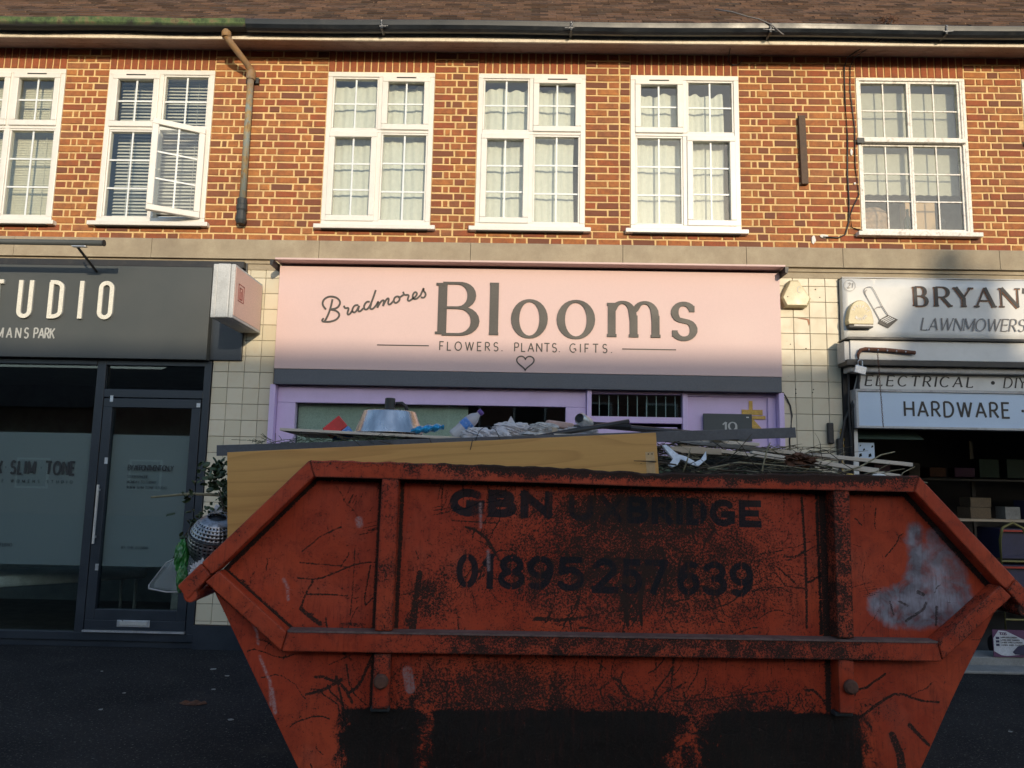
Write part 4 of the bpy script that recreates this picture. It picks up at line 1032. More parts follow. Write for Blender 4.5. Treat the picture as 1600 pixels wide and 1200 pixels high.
for i in range(9):
    m = MB(); x = .735 + i * .092; m.tube([(x, .05, 2.248), (x, .05, 2.458)], .005, 6); m.build('grille_bar', M['alu'], fs)
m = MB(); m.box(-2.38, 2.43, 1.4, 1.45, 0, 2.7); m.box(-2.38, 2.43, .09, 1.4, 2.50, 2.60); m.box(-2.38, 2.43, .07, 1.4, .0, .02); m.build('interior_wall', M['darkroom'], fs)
m = MB(); m.box(-2.20, -.54, .07, .078, .5, 2.322); m.build('window_backing', simple('grey_green_backing', (.66, .70, .60), .8, var=.15, scale=4), fs)
m = MB(); m.box(2.17, 2.205, .003, .009, 2.335, 2.42); m.box(2.10, 2.30, .004, .0095, 2.285, 2.335); m.box(2.19, 2.325, -.001, .0035, 2.245, 2.275)
m.prism([(2.14, 2.26), (2.17, 2.17), (2.25, 2.13), (2.29, 2.145), (2.24, 2.20), (2.19, 2.26)], -.012, -.002); m.prism([(2.12, 2.22), (2.16, 2.15), (2.20, 2.14), (2.18, 2.22)], -.002, .0025)
tag(m.build('ribbon_bow', M['ribbon']), 'yellow ribbon crossed and taped on the lilac panel', 'ribbon')
np_ = thing('number_plaque', 'charcoal house number board reading 19 over the doorway', 'plaque')
m = MB(); m.box(1.722, 2.185, -.035, -.012, 2.03, 2.288); m.build('board', M['fascia'], np_, bevel=.004)
text("19", 1.905, 2.035, 2.085, .122, -.0352, M['letter_print'], np_, thin=.07, thick=.15, serif=.10, sx=1.0)
m = MB(); m.box(2.13, 2.155, -.0375, -.0352, 2.252, 2.262); m.build('sticker', M['caulk'], np_)
m = MB(); m.tube([(2.476, -.06, 2.50), (2.52, -.02, 2.46), (2.56, -.012, 2.38), (2.575, -.012, 2.28), (2.56, -.012, 2.15), (2.545, -.012, 2.05), (2.55, -.012, 1.6)], .007, 6)
tag(m.build('cable', M['plastic_black'], smooth=True), 'black cable looping out of the pink sign and down the cream tiles', 'cable')

# ------------------------------------------------------------------ alarm boxes
al = thing('alarm_box', 'cream six sided alarm box on the tiled pilaster', 'alarm box')
hexp = [(2.563, 3.598), (2.647, 3.598), (2.765, 3.420), (2.728, 3.335), (2.520, 3.335), (2.478, 3.420)]
m = MB(); c = (2.62, 3.46)
V = [(c[0] + (x - c[0]) * s_, y, c[1] + (z - c[1]) * s_) for s_, y in ((1.0, -.002), (1.0, -.075), (.90, -.098)) for x, z in hexp][::1]; n = 6
F = [(k * n + i, k * n + (i + 1) % n, (k + 1) * n + (i + 1) % n, (k + 1) * n + i) for k in range(2) for i in range(n)] + [tuple(range(2 * n, 3 * n))]
m.add(V, F); m.build('casing', M['alarm'], al, bevel=.004)
m = MB(); m.tube([(2.535, -.102, 3.43), (2.535, -.096, 3.43)], .005, 6); m.build('screw', M['vent'], al)
m = MB(); ribbon(m, arc(2.65, 3.50, .02, .03, 60, 300, 10), [.003] * 11, -.0995, -.098, lambda p: p); m.build('faded_logo', M['letter_print'], al)
al2 = thing('alarm_box', 'domed cream alarm box with a ring of white letters on the hardware sign', 'alarm box')
dome = [(3.085, 3.155), (3.325, 3.155), (3.330, 3.19)] + [(3.205 + .118 * cos(R_(a)) * (1 if a < 90 else 1), 3.20 + .195 * sin(R_(a)) ** .9) for a in range(15, 166, 10)] + [(3.078, 3.19)]
m = MB(); c = (3.205, 3.25); n = len(dome)
V = [(c[0] + (x - c[0]) * s_ + dx, y, c[1] + (z - c[1]) * s_) for s_, y, dx in ((1.0, -.082, 0), (1.0, -.14, 0), (.95, -.155, 0)) for x, z in dome]
F = [(k * n + i, k * n + (i + 1) % n, (k + 1) * n + (i + 1) % n, (k + 1) * n + i) for k in range(2) for i in range(n)] + [tuple(range(2 * n, 3 * n))]
m.add(V, F); m.build('casing', M['alarm'], al2, bevel=.004)
m = MB(); m.box(3.09, 3.32, -.150, -.085, 3.125, 3.154); m.build('base', M['blacktrim'], al2, bevel=.004)
m = MB(); m.box(3.14, 3.325, -.152, -.140, 3.142, 3.1545); m.build('light_strip', M['caulk'], al2)
for word, r0, a0, a1, cz in (("SPYSPOT", .068, 150, 30, 3.262), ("WATFORD", .062, 205, 335, 3.262)):
    for k, cch in enumerate(word):
        if cch not in GL: cch = 'O'
        a = R_(a0 + (a1 - a0) * k / (len(word) - 1)); top = a0 < 180
        cx_, cz_ = 3.205 + r0 * cos(a), cz + r0 * sin(a)
        m = MB(); glyph(m, cch, 0, 0, .024, 0, depth=.0015, thin=.22, sx=.8)
        o = m.build('letter', M['caulk'], al2, loc=(cx_ - .009 * (sin(a) if top else -sin(a)), -.1555, cz_ - .009), rot=(0, -(a - pi / 2) if top else -(a + pi / 2), 0))

# ------------------------------------------------------------------ hardware shop (right)
hs = thing('hardware_sign', 'white fascia sign with dark serif lettering and a lawnmower drawing', 'sign')
m = MB(); m.sheet(lambda u, v: (3.070 + (8 - 3.070) * u, -.080 + .004 * sin(u * 31) * v + .003 * sin(u * 77 + v * 3), 3.015 + .612 * v), 80, 6)
m.build('panel', M['signwhite'], hs, smooth=True, solid=.004)
YS = -.0875
def serif_text(s, spans, z, h, mat, **k):
    for c, (a, b) in zip(s, spans):
        w = GL[c][0]; sx = max((b - a) / (w * h), .2) if w else 1
        m = MB(); glyph(m, c, a, z, h, YS, sx=sx, **k); m.build('letter', mat, hs)
br = [(3.765, 3.875), (3.965, 4.095), (4.155, 4.300), (4.350, 4.515), (4.590, 4.745)]
for c, (a, b) in zip("BRYAN", br):
    m = MB(); glyph(m, c, a - .002, 3.360 - .002, .190, YS + .0008, sx=(b - a) / (GL[c][0] * .19), thin=.085, thick=.225, serif=.145, depth=.001); m.build('letter_outline', M['bronze_edge'], hs)
serif_text("BRYAN", br, 3.360, .190, M['blackprint'], thin=.05, thick=.175, serif=.13, depth=.0035)
m = MB(); glyph(m, "'", 4.80, 3.36, .19, YS, thin=.12, depth=.003); m.build('letter', M['blackprint'], hs)
serif_text("S", [(4.86, 4.95)], 3.360, .190, M['blackprint'], thin=.07, thick=.18, serif=.13, depth=.003)
x = 3.805; h = .118
for c in "LAWNMOWERS":
    m = MB(); glyph(m, c, x, 3.125, h, YS, thin=.05, thick=.105, serif=.07, slant=.22, depth=.002, sx=.86); m.build('letter', M['greyprint'], hs)
    x += (GL[c][0] * .86 + .19) * h
text("21", 3.118, 3.165, 3.530, .050, YS, M['faint'], hs, thin=.12, sx=.8, slant=.2)
m = MB(); ribbon(m, arc(3.140, 3.553, .055, .055, 0, 360, 28), [.0016] * 29, YS - .002, YS, lambda p: p); m.build('number_ring', M['faint'], hs)
m = MB()
for k, pth in enumerate([[(3.364, 3.318), (3.294, 3.447), (3.273, 3.494), (3.284, 3.53), (3.333, 3.545), (3.361, 3.537), (3.445, 3.349)], [(3.300, 3.44), (3.283, 3.475), (3.29, 3.505), (3.305, 3.51)]]):
    p_ = smoothline(pth, 1); ribbon(m, p_, [.0028] * len(p_), YS - .002 - k * .0004, YS, lambda p: p)
for k, pth in enumerate([[(3.413, 3.219), (3.364, 3.318)], [(3.364, 3.318), (3.399, 3.342), (3.445, 3.349)], [(3.445, 3.349), (3.493, 3.267)]]):
    ribbon(m, pth, [.0034] * len(pth), YS - .0025 - k * .0004, YS, lambda p: p)
m.build('mower_handle_drawing', M['greyprint'], hs)
m = MB(); m.prism([(3.411, 3.219), (3.493, 3.267), (3.588, 3.222), (3.493, 3.138), (3.398, 3.183)], YS - .002, YS); m.build('mower_deck_drawing', M['blackprint'], hs)
for k in range(4):
    m = MB(); u = .15 + .2 * k
    a = Vector((3.411, 3.205)) + (Vector((3.493, 3.160)) - Vector((3.411, 3.205))) * u + Vector((.004, .014)); b = a + Vector((.078, .040))
    ribbon(m, [tuple(a), tuple(b)], [.004] * 2, YS - .004, YS - .0021, lambda p: p); m.build('mower_stripe_drawing', M['signwhite'], hs)
m = MB(); m.box(3.070, 8, -.074, .0, 3.018, 3.625); m.build('backing', M['signwhite'], hs)
m = MB(); m.box(3.068, 8, -.088, .0, 3.630, 3.638); m.build('top_edge', M['awning'], hs)

aw = thing('awning_housing', 'weathered metal awning housing with a rusty hooked bar above the shop window', 'awning')
m = MB(); m.prism([(3.0, 2.988), (3.03, 3.012), (8, 3.018), (8, 2.985)], -.27, -.07); m.build('top_board', M['blacktrim'], aw, bevel=.004)
m = MB(); m.box(3.055, 8, -.24, -.08, 2.800, 2.984); m.build('roller_casing', M['signwhite'], aw, bevel=.006)
m = MB(); m.box(3.005, 3.053, -.225, -.06, 2.78, 2.975); m.build('side_plate', M['awning'], aw, bevel=.004)
m = MB(); m.box(3.01, 8, -.26, -.06, 2.745, 2.798); m.build('lower_lip', M['blacktrim'], aw, bevel=.004)
m = MB(); m.box(3.06, 8, -.20, -.05, 2.690, 2.744); m.build('guide_rail', M['awning'], aw, bevel=.01)
m = MB(); m.tube([(3.115, -.265, 2.76), (3.115, -.265, 2.845), (3.135, -.27, 2.885), (3.18, -.27, 2.895), (3.37, -.27, 2.890), (3.64, -.27, 2.868)], [.014, .015, .017, .019, .020, .019], 8); m.build('hooked_bar', M['rusty'], aw)
for k in range(5):
    m = MB(); m.tube([(3.20 + k * .085, -.289, 2.887 - k * .004), (3.21 + k * .085, -.291, 2.887 - k * .004)], .009, 6); m.build('bolt', M['alu'], aw)
eb = thing('electrical_sign', 'narrow white board lettered ELECTRICAL in italic serif capitals', 'sign')
m = MB(); m.prism([(3.155, 2.540), (3.195, 2.686), (8, 2.686), (8, 2.540)], -.12, -.04); m.build('board', M['signwhite'], eb, bevel=.003)
YS = -.1205; hs = eb
x = 3.235
for c in "ELECTRICAL":
    m = MB(); glyph(m, c, x, 2.572, .098, YS, thin=.085, thick=.165, serif=.09, slant=.2, depth=.002, sx=1.05); m.build('letter', M['blackprint'], eb)
    x += (GL[c][0] + .40) * .098 * 1.115
m = MB(); m.lathe([(0, 0), (.018, 0), (.018, .003), (0, .003)], (4.435, YS, 2.618), 12, Matrix.Rotation(pi / 2, 3, 'X')); m.build('dot', M['blackprint'], eb)
x = 4.535
for c in "DIY":
    m = MB(); glyph(m, c, x, 2.572, .098, YS, thin=.06, thick=.13, serif=.08, slant=.2, depth=.002); m.build('letter', M['blackprint'], eb); x += (GL[c][0] + .25) * .11
lb = thing('hardware_lightbox', 'pale blue light box sign reading HARDWARE in black capitals', 'sign')
m = MB(); ring(m, 3.118, 6.6, 2.165, 2.532, .022, -.175, -.05); m.build('frame', M['awning'], lb, bevel=.003)
m = MB(); m.box(3.140, 6.578, -.160, -.06, 2.187, 2.510); m.build('panel', M['lightbox'], lb)
text("HARDWARE", 3.575, 4.545, 2.285, .138, -.1605, M['blackprint'], lb, thin=.135, sx=.84, depth=.003)
text("\u2022", 4.66, 4.68, 2.285, .138, -.1605, M['blackprint'], lb, thin=.11, depth=.003)
# padlock, chain, conduits at the left jamb
pl = thing('padlock', 'grey padlock hanging at the left corner of the hardware shop', 'padlock', (3.115, -.30, 2.70))
m = MB(); m.box(-.052, .052, -.014, .014, -.045, .030); m.build('body', M['alu'], pl, bevel=.006, rot=(0, R_(14), 0))
m = MB(); m.tube([(-.02, 0, .03), (-.02, 0, .075), (0, 0, .09), (.02, 0, .075), (.02, 0, .03)], .006, 6); m.build('shackle', M['alu'], pl)
cn = thing('hanging_chain', 'thin rusty chain hanging in front of the white sign boards', 'chain', (3.275, -.31, 0))
cm = MB(); cm.tube([(cos(a) * .006, 0, sin(a) * .011) for a in [k * pi / 4 for k in range(9)]], .0022, 4, cap=False); cme = cm.data('link'); cme.materials.append(M['rusty'])
for k in range(38): link_mesh('link', cme, cn, (random.uniform(-.001, .001) + k * .0006, 0, 2.84 - k * .018), (0, 0, (k % 2) * pi / 2))
cd = thing('conduit', 'dark pipes and cables clipped down the edge beside the hardware shop', 'pipe')
for pth, r in (([(3.20, -.12, 2.80), (3.175, -.12, 2.62), (3.13, -.1, 2.42), (3.06, -.06, 2.25), (3.02, -.05, 2.05), (3.0, -.05, 1.85), (2.99, -.05, 1.2)], .016), ([(3.09, -.1, 2.76), (3.085, -.1, 2.4), (3.10, -.08, 2.0), (3.10, -.08, 1.2)], .013), ([(3.17, -.14, 2.78), (3.165, -.14, 2.5), (3.105, -.12, 2.35), (3.10, -.12, 1.9)], .009)):
    m = MB(); m.tube(smoothline([(a, c) for a, b, c in pth], 0) and pth, r, 8); m.build('pipe', M['blacktrim'], cd, smooth=True)
m = MB(); m.box(2.90, 2.955, -.05, -.005, 2.02, 2.22); m.build('junction_box', M['blacktrim'], cd, bevel=.01)
m = MB(); m.box(2.985, 3.035, -.06, -.008, 1.9, 2.07); m.build('junction_box', M['blacktrim'], cd, bevel=.01)

hf = thing('hardware_shopfront', 'open hardware shop front with pale jamb and deep dark interior', 'shopfront')
m = MB(); m.box(3.115, 3.165, -.08, .02, .15, 2.164); m.build('jamb', M['signwhite'], hf, bevel=.004)
m = MB(); m.box(3.067, 3.114, -.02, .4, 0, 3.0); m.build('jamb_backing', M['blacktrim'], hf)
m = MB(); m.box(3.166, 8, -.04, .25, .012, .10); m.build('stall_riser', M['concrete'], hf, bevel=.01)
m = MB(); m.box(3.166, 8, -.28, -.041, .0, .030); m.build('step', M['concrete'], hf, bevel=.01)
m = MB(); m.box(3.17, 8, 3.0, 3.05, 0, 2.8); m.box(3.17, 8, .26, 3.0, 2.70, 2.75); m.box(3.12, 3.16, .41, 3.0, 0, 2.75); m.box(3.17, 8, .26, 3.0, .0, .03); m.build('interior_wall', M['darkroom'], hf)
m = MB(); m.sheet(lambda u, v: (3.17 + .62 * u, .10 - .16 * v, 2.155 - .085 * v), 4, 2); m.build('valance', M['green_awn'], hf, solid=.006)
m = MB(); m.box(3.18, 3.36, .02, .03, 1.87, 2.04); m.build('window_sticker', M['lightbox'], hf)
m = MB()
for x, z, a in ((3.21, 1.9, .03), (3.25, 1.96, .02), (3.30, 1.90, .03), (3.33, 1.99, .02), (3.22, 2.0, .015)): m.prism([(x, z), (x + a, z + .01), (x + a * .8, z + a * 1.3), (x + .004, z + a)], .017, .0195)
m.build('sticker_print', M['dullglass'], hf)
m = MB()
for k in range(14):
    x = 3.035 + random.uniform(-.02, .025); z = 1.75 + k * .03; m.prism([(x, z), (x + .02, z + .005), (x + .015, z + .03), (x - .008, z + .022)], -.012, -.0095)
tag(m.build('sticker_strip', M['ribbon']), 'strip of colourful torn stickers beside the black pipes', 'sticker')
sf = thing('shop_shelf', 'long shelf with stock inside the dark hardware shop', 'shelf', (0, 0, 0))
m = MB(); m.box(4.55, 7, .85, 1.25, 1.285, 1.310); m.build('shelf_board', M['batten'], sf)
m = MB(); m.box(4.56, 4.6, 1.2, 1.25, .03, 1.284); m.box(6.9, 6.94, 1.2, 1.25, .03, 1.284); m.build('upright', M['blacktrim'], sf)
for i, (x, w, h, z, mt, lb_) in enumerate([(4.86, .24, .12, 1.31, 'box_card', 'brown carton on the shelf in the dark shop, bottom of its stack'), (4.88, .22, .10, 1.431, 'box_card', 'brown carton on top of another in the dark shop'), (5.22, .15, .13, 1.31, 'concrete', 'small silvery packet on the shelf in the dark shop'), (5.5, .3, .2, 1.31, 'posterb', 'blue box at the far end of the shop shelf')]):
    m = MB(); m.box(-w / 2, w / 2, -.1, .1, 0, h); tag(m.build('stock_box', M[mt], bevel=.004, loc=(x, 1.03, z), rot=(0, 0, random.uniform(-.2, .2))), lb_, 'box')
stk_names = ['small dim carton low in the dark hardware shop interior']
for k in range(10):
    x = 4.3 + (k % 8) * .31 + random.uniform(-.05, .05); z = 1.76 if k < 6 else .62; w = random.uniform(.12, .26); h = random.uniform(.1, .24)
    m = MB(); m.box(-w / 2, w / 2, -.1, .1, 0, h); o = m.build('stock_carton', M[random.choice(['rusty', 'green_awn', 'posterp', 'blacktrim'])], bevel=.004, loc=(x, 1.9, z), rot=(0, 0, random.uniform(-.3, .3)))
    tag(o, 'dim carton on the rear shelves deep inside the dark hardware shop', 'carton', 'cartons on the rear shelves of the hardware shop')
rs_ = thing('rear_shelf', 'rear shelving against the back wall of the dark hardware shop', 'shelf')
for z in (.60, 1.74):
    m = MB(); m.box(4.1, 7, 1.75, 2.1, z - .02, z - .002); m.build('shelf_board', M['blacktrim'], rs_)
for x in (4.08, 5.5, 7.0):
    m = MB(); m.box(x - .02, x + .02, 2.101, 2.13, .03, 2.2); m.build('upright', M['blacktrim'], rs_)
cr = thing('plastic_crate', 'dark blue folding crate with red rims stacked under the shelf', 'crate', (5.35, .95, 0))
for z in (.55, .92): 
    m = MB(); ring(m, -.4, .4, z, z + .3, .03, -.2, .2); m.box(-.37, .37, -.17, .17, z + .03, z + .27); m.build('body', M['posterb'], cr)
    m = MB(); m.box(-.40, .40, -.215, -.201, z + .27, z + .29); m.build('rim', M['redprint'], cr)
tr = thing('sack_trolley', 'thin yellow tubular sack trolley standing inside the hardware shop', 'trolley', (4.80, .30, .03))
m = MB(); m.tube([(-.13, 0, .05), (-.13, 0, 1.1), (-.10, 0, 1.22), (0, 0, 1.27), (.10, 0, 1.22), (.13, 0, 1.1), (.13, 0, .05)], .013, 8); m.build('frame', M['brass'], tr, smooth=True)
for z in (.35, .62, .9): 
    m = MB(); m.tube([(-.13, 0, z), (.13, 0, z)], .010, 8); m.build('cross_bar', M['brass'], tr)
for x in (-.2, .2):
    m = MB(); m.lathe([(0, -.03), (.09, -.03), (.1, -.02), (.1, .02), (.09, .03), (0, .03)], (x, .05, .10), 14, Matrix.Rotation(pi / 2, 3, 'Y')); m.build('wheel', M['blacktrim'], tr)
po = thing('shop_poster', 'small white and purple printed poster leaning low at the right edge', 'poster', (0, -.05, 0))
m = MB(); m.box(4.33, 4.95, -.002, .004, .105, .345); m.build('backing', M['posterp'], po)
m = MB(); m.prism([(4.335, .155), (4.335, .27), (4.385, .34), (4.45, .335), (4.70, .22), (4.70, .14), (4.45, .115), (4.40, .12)], -.005, -.0025); m.build('white_field', M['poster'], po)
m = MB()
for (x, z) in ((4.355, .262), (4.355, .232), (4.355, .202)): m.box(x, x + .03, -.008, -.0055, z, z + .02)
m.prism([(4.50, .15), (4.55, .20), (4.62, .22), (4.68, .20), (4.70, .15), (4.62, .125), (4.52, .13)], -.008, -.0055); m.build('blue_print', M['posterb'], po)
text("TOOLS", 4.39, 4.455, .300, .022, -.0055, M['posterp'], po, 'print_line', joined=True, thin=.2)
for z in (.285, .262, .24, .217): text("LAWN AND GARDEN", 4.40, 4.62 - (z - .21), z - .012, .012, -.0055, M['greyprint'], po, 'print_line', joined=True, thin=.2)

# ------------------------------------------------------------------ the skip
SK_LAB = 'worn orange-red builders skip piled with rubbish in front of the shops'
skip = thing('skip', SK_LAB, 'skip', (.4144, -3.9815, 0), R_(4)); skip.rotation_euler = (0, R_(.35), R_(4))
T0, T1, LZ = 1.598, 1.668, 1.12          # top rail, lug height
def left_of(z):                            # half width of the hexagonal side at height z
    z = np.asarray(z, float)
    lo = 1.134 + (z - .10) * .566
    hi = 1.748 - (z - 1.12) * (1.748 - 1.318) / (1.62 - 1.12)
    return np.where(z < 1.12, lo, hi)
# near side plate: a fine structured grid that carries the wear, the stencils and the sprayed patch
PY = .08; NU, NV = 760, 340
zz = np.linspace(.10, 1.60, NV + 1); uu = np.linspace(-1, 1, NU + 1)
Z = np.repeat(zz[:, None], NU + 1, 1); S = left_of(Z) * uu[None, :]
wear_shade = np.zeros_like(S); ink = np.zeros_like(S); silver = np.zeros_like(S); spk = np.zeros_like(S); dirt = np.zeros_like(S); pale = np.zeros_like(S)
def seg_paint(arr, a, b, w, val=1.0, soft=.004, w2=None, square=False):
    w2 = w if w2 is None else w2; pad = max(w, w2) + soft + .004
    z0, z1 = min(a[1], b[1]) - pad, max(a[1], b[1]) + pad
    j0, j1 = max(int((z0 - .1) / 1.5 * NV), 0), min(int((z1 - .1) / 1.5 * NV) + 2, NV + 1)
    if j1 <= j0: return
    Zs = Z[j0:j1]; Ss = S[j0:j1]
    x0, x1 = min(a[0], b[0]) - pad, max(a[0], b[0]) + pad
    hw = left_of((z0 + z1) / 2) + .06
    i0 = max(int((x0 / max(hw - .12, .9 if x0 > 0 else .9) + 1) / 2 * NU) - 60, 0); i1 = min(int((x1 / max(hw - .12, .9) + 1) / 2 * NU) + 60, NU + 1)
    i0, i1 = min(i0, max(int((x0 / (hw + .1) + 1) / 2 * NU) - 60, 0)), max(i1, min(int((x1 / (hw + .1) + 1) / 2 * NU) + 60, NU + 1))
    Zs = Zs[:, i0:i1]; Ss = Ss[:, i0:i1]
    dx, dz = b[0] - a[0], b[1] - a[1]; L2 = dx * dx + dz * dz + 1e-12
    t_ = np.clip(((Ss - a[0]) * dx + (Zs - a[1]) * dz) / L2, 0, 1)
    d = np.hypot(Ss - a[0] - t_ * dx, Zs - a[1] - t_ * dz); ww = w + (w2 - w) * t_
    if square:
        L = math.sqrt(L2); al = ((Ss - a[0]) * dx + (Zs - a[1]) * dz) / L; pe = np.abs((Ss - a[0]) * dz - (Zs - a[1]) * dx) / L
        d = np.maximum(pe, np.maximum(-al, al - L))
    v = np.clip((ww + soft - d) / soft, 0, 1) * val
    arr[j0:j1, i0:i1] = np.maximum(arr[j0:j1, i0:i1], v)
def poly_paint(arr, pts, w, val=1.0, soft=.004, w2=None):
    n = len(pts) - 1
    for k in range(n):
        wa = w if w2 is None else w + (w2 - w) * k / n; wb = w if w2 is None else w + (w2 - w) * (k + 1) / n
        seg_paint(arr, pts[k], pts[k + 1], wa, val, soft, wb)
def blob(arr, x, z, rx, rz, val=1.0, p=2.0):
    d = np.sqrt(((S - x) / rx) ** 2 + ((Z - z) / rz) ** 2)
    np.maximum(arr, val * np.clip(1.25 - d, 0, 1) ** (1 / p), out=arr)
def addblob(arr, x, z, rx, rz, val): arr += val * np.exp(-((S - x) / rx) ** 2 - ((Z - z) / rz) ** 2)
# stencilled lines
def stencil(s, spans, z0a, z0b, h, wd, slices=True):
    x00, x11 = spans[0][0], spans[-1][1]
    for c, (a, b) in zip(s, spans):
        w = GL[c][0]; sxx = (b - a - wd) / w if w else 0
        zb = z0a + (z0b - z0a) * ((a + b) / 2 - x00) / (x11 - x00)
        for st in GL[c][1]:
            q = [(a + wd / 2 + (p[0] * sxx if w else 0), zb + wd / 2 + p[1] * (h - wd)) for p in st]
            for qa, qb in zip(q, q[1:]): seg_paint(ink, qa, qb, wd / 2, 1.0, .003, None, len(q) == 2)
        if slices and c in 'DO0689R3':            # stencil bridges
            xm = (a + b) / 2 + (.012 if c in 'BRD' else 0)
            j = (np.abs(S - xm) < .0035) & (Z > zb - .01) & (Z < zb + h + .01); ink[j] *= .45
stencil("GBN", [(-.733, -.585), (-.566, -.440), (-.425, -.285)], 1.446, 1.444, .118, .034)
stencil("UXBRIDGE", [(-.215, -.105), (-.075, .026), (.040, .140), (.154, .246), (.262, .292), (.306, .398), (.410, .519), (.540, .640)], 1.436, 1.427, .116, .027)
stencil("01895", [(-.694, -.601), (-.580, -.535), (-.514, -.399), (-.390, -.276), (-.260, -.142)], 1.142, 1.138, .145, .026)
stencil("257639", [(-.108, .004), (.020, .111), (.125, .224), (.266, .366), (.376, .485), (.496, .600)], 1.134, 1.127, .146, .026)
ink[(S > -.30) & (S < .05) & (Z > 1.40)] *= .6
# scratches and gouges
rs = random.Random(5)
def wander(x, z, ang, L, n=7, curl=.5):
    pts = [(x, z)]
    for k in range(n):
        ang += rs.gauss(0, curl) * .5
        x += cos(ang) * L / n; z += sin(ang) * L / n; pts.append((x, z))
    return pts
for k in range(520):         # fine scratches
    x = rs.uniform(-1.6, 1.6); z = rs.uniform(.3, 1.58)
    den = .35 + .65 * math.exp(-((x - .1) / .7) ** 2)
    if rs.random() > den: continue
    poly_paint(wear_shade, wander(x, z, rs.choice([0, 1.4, -1.2, .5, 2.6]) + rs.gauss(0, .3), rs.uniform(.04, .22)), rs.uniform(.0008, .003), rs.uniform(.6, .95), .003)
for k in range(40):          # deeper gouges in the middle panel
    x = rs.gauss(.1, .42); z = rs.uniform(.85, 1.5)
    poly_paint(wear_shade, wander(x, z, rs.uniform(0, 6.28), rs.uniform(.05, .25), 6, .6), rs.uniform(.002, .006), .95, .004, .0008)
for k in range(80):          # bunches of parallel drag marks
    x = rs.gauss(.0, .45); z = rs.uniform(1.0, 1.55); a = rs.choice([1.2, 1.45, -1.3, .2]) + rs.gauss(0, .1)
    for q in range(rs.randint(3, 7)):
        xx = x + rs.gauss(0, .02); z2 = z + rs.gauss(0, .012); L = rs.uniform(.03, .09)
        seg_paint(wear_shade, (xx, z2), (xx + cos(a) * L, z2 + sin(a) * L), .0012, .85, .003)
# particular marks seen on the plate
for pts, w, w2 in (([(-1.13, 1.30), (-1.13, 1.13), (-1.135, 1.02)], .0025, .0015), ([(-1.36, 1.235), (-1.20, 1.225), (-1.15, 1.22)], .002, .002), ([(-1.365, 1.17), (-1.28, 1.165), (-1.20, 1.20), (-1.12, 1.235), (-1.05, 1.245), (-.99, 1.24)], .003, .0015),
                   ([(-1.30, 1.16), (-1.33, 1.10), (-1.345, 1.045)], .004, .005), ([(-1.345, 1.045), (-1.30, 1.01), (-1.26, .985)], .009, .012), ([(-1.325, 1.105), (-1.22, 1.105), (-1.15, 1.10)], .004, .002), ([(-1.06, 1.23), (-1.085, 1.05), (-1.04, 1.10)], .003, .002),
                   ([(-.66, 1.40), (-.61, 1.385), (-.56, 1.345), (-.53, 1.29)], .007, .009), ([(-.53, 1.29), (-.50, 1.25)], .006, .003), ([(.83, 1.56), (.84, 1.3), (.835, 1.0)], .007, .006), ([(.84, 1.33), (.80, 1.305), (.74, 1.30)], .006, .002), ([(-.85, 1.2), (-.865, 1.05), (-.87, .98)], .016, .02),
                   ([(.05, 1.30), (.03, 1.15), (.05, 1.0)], .012, .008), ([(.13, 1.25), (.10, 1.10), (.11, 1.0)], .014, .006), ([(.20, 1.32), (.22, 1.2), (.20, 1.05)], .010, .004), ([(.25, .90), (.245, .80), (.235, .73)], .004, .002), ([(.24, .69), (.35, .688), (.45, .70), (.60, .72), (.70, .735)], .005, .003),
                   ([(-.82, .755), (-.70, .76), (-.62, .765)], .004, .006), ([(-1.14, .82), (-1.12, .72), (-1.05, .66)], .004, .002), ([(-1.30, .70), (-1.22, .72), (-1.16, .76)], .006, .008), ([(-1.18, .77), (-1.14, .64)], .007, .003), ([(1.06, .63), (1.16, .70), (1.24, .735), (1.33, .70), (1.42, .695)], .007, .005),
                   ([(1.20, .56), (1.24, .46), (1.22, .34)], .018, .03), ([(1.28, .60), (1.36, .52)], .012, .008), ([(-.35, 1.02), (-.22, 1.015), (-.12, 1.035)], .012, .006), ([(-.72, 1.425), (-.52, 1.42)], .003, .002), ([(.07, 1.42), (.13, 1.24), (.15, 1.18)], .005, .003)):
    poly_paint(wear_shade, smoothline(pts, 1), w * .75, .92, .005, w2 * .75)
for k in range(40):          # branching brown cracks low down
    x = rs.uniform(-1.15, 1.1); z = rs.uniform(.5, .72); poly_paint(wear_shade, wander(x, z, rs.uniform(.3, 2.8), rs.uniform(.08, .25), 7, .7), rs.uniform(.002, .006), .9, .004)
blob(wear_shade, -.885, 1.0, .045, .05, .85, 1); blob(wear_shade, -1.12, .985, .07, .012, .8); blob(wear_shade, -1.30, 1.02, .02, .012, .8)
for (x, z, rx, rz, v) in ((-.05, 1.50, .12, .09, .60), (.10, 1.48, .12, .06, .50), (.0, 1.27, .10, .05, .52), (.08, 1.13, .08, .09, .62), (.22, 1.22, .10, .06, .45), (-.15, 1.54, .07, .05, .5)): addblob(wear_shade, x, z, rx, rz, v)
for (x, z, rx, rz, v) in ((-.1, 1.25, .60, .30, .78), (-.80, 1.1, .09, .12, .7), (.5, 1.25, .5, .3, .42), (-.55, .75, .5, .12, .75), (-.1, .62, 1.0, .10, .55), (.6, .68, .4, .1, .5), (-1.35, 1.1, .4, .4, .12), (.1, 1.5, .35, .08, .8)): addblob(spk, x, z, rx, rz, v)
seam = np.exp(-((Z - .972) / .010) ** 2) * .75 * (.5 + .5 * np.sin(S * 23 + 2 * np.sin(S * 9))); wear_shade = np.maximum(wear_shade, seam * .8)
edge = np.clip((np.abs(S) - left_of(Z) + .012) / .012, 0, 1) * .5; wear_shade = np.maximum(wear_shade, edge)
wear_shade = np.maximum(wear_shade, np.clip((Z - 1.575) / .02, 0, 1) * .55)
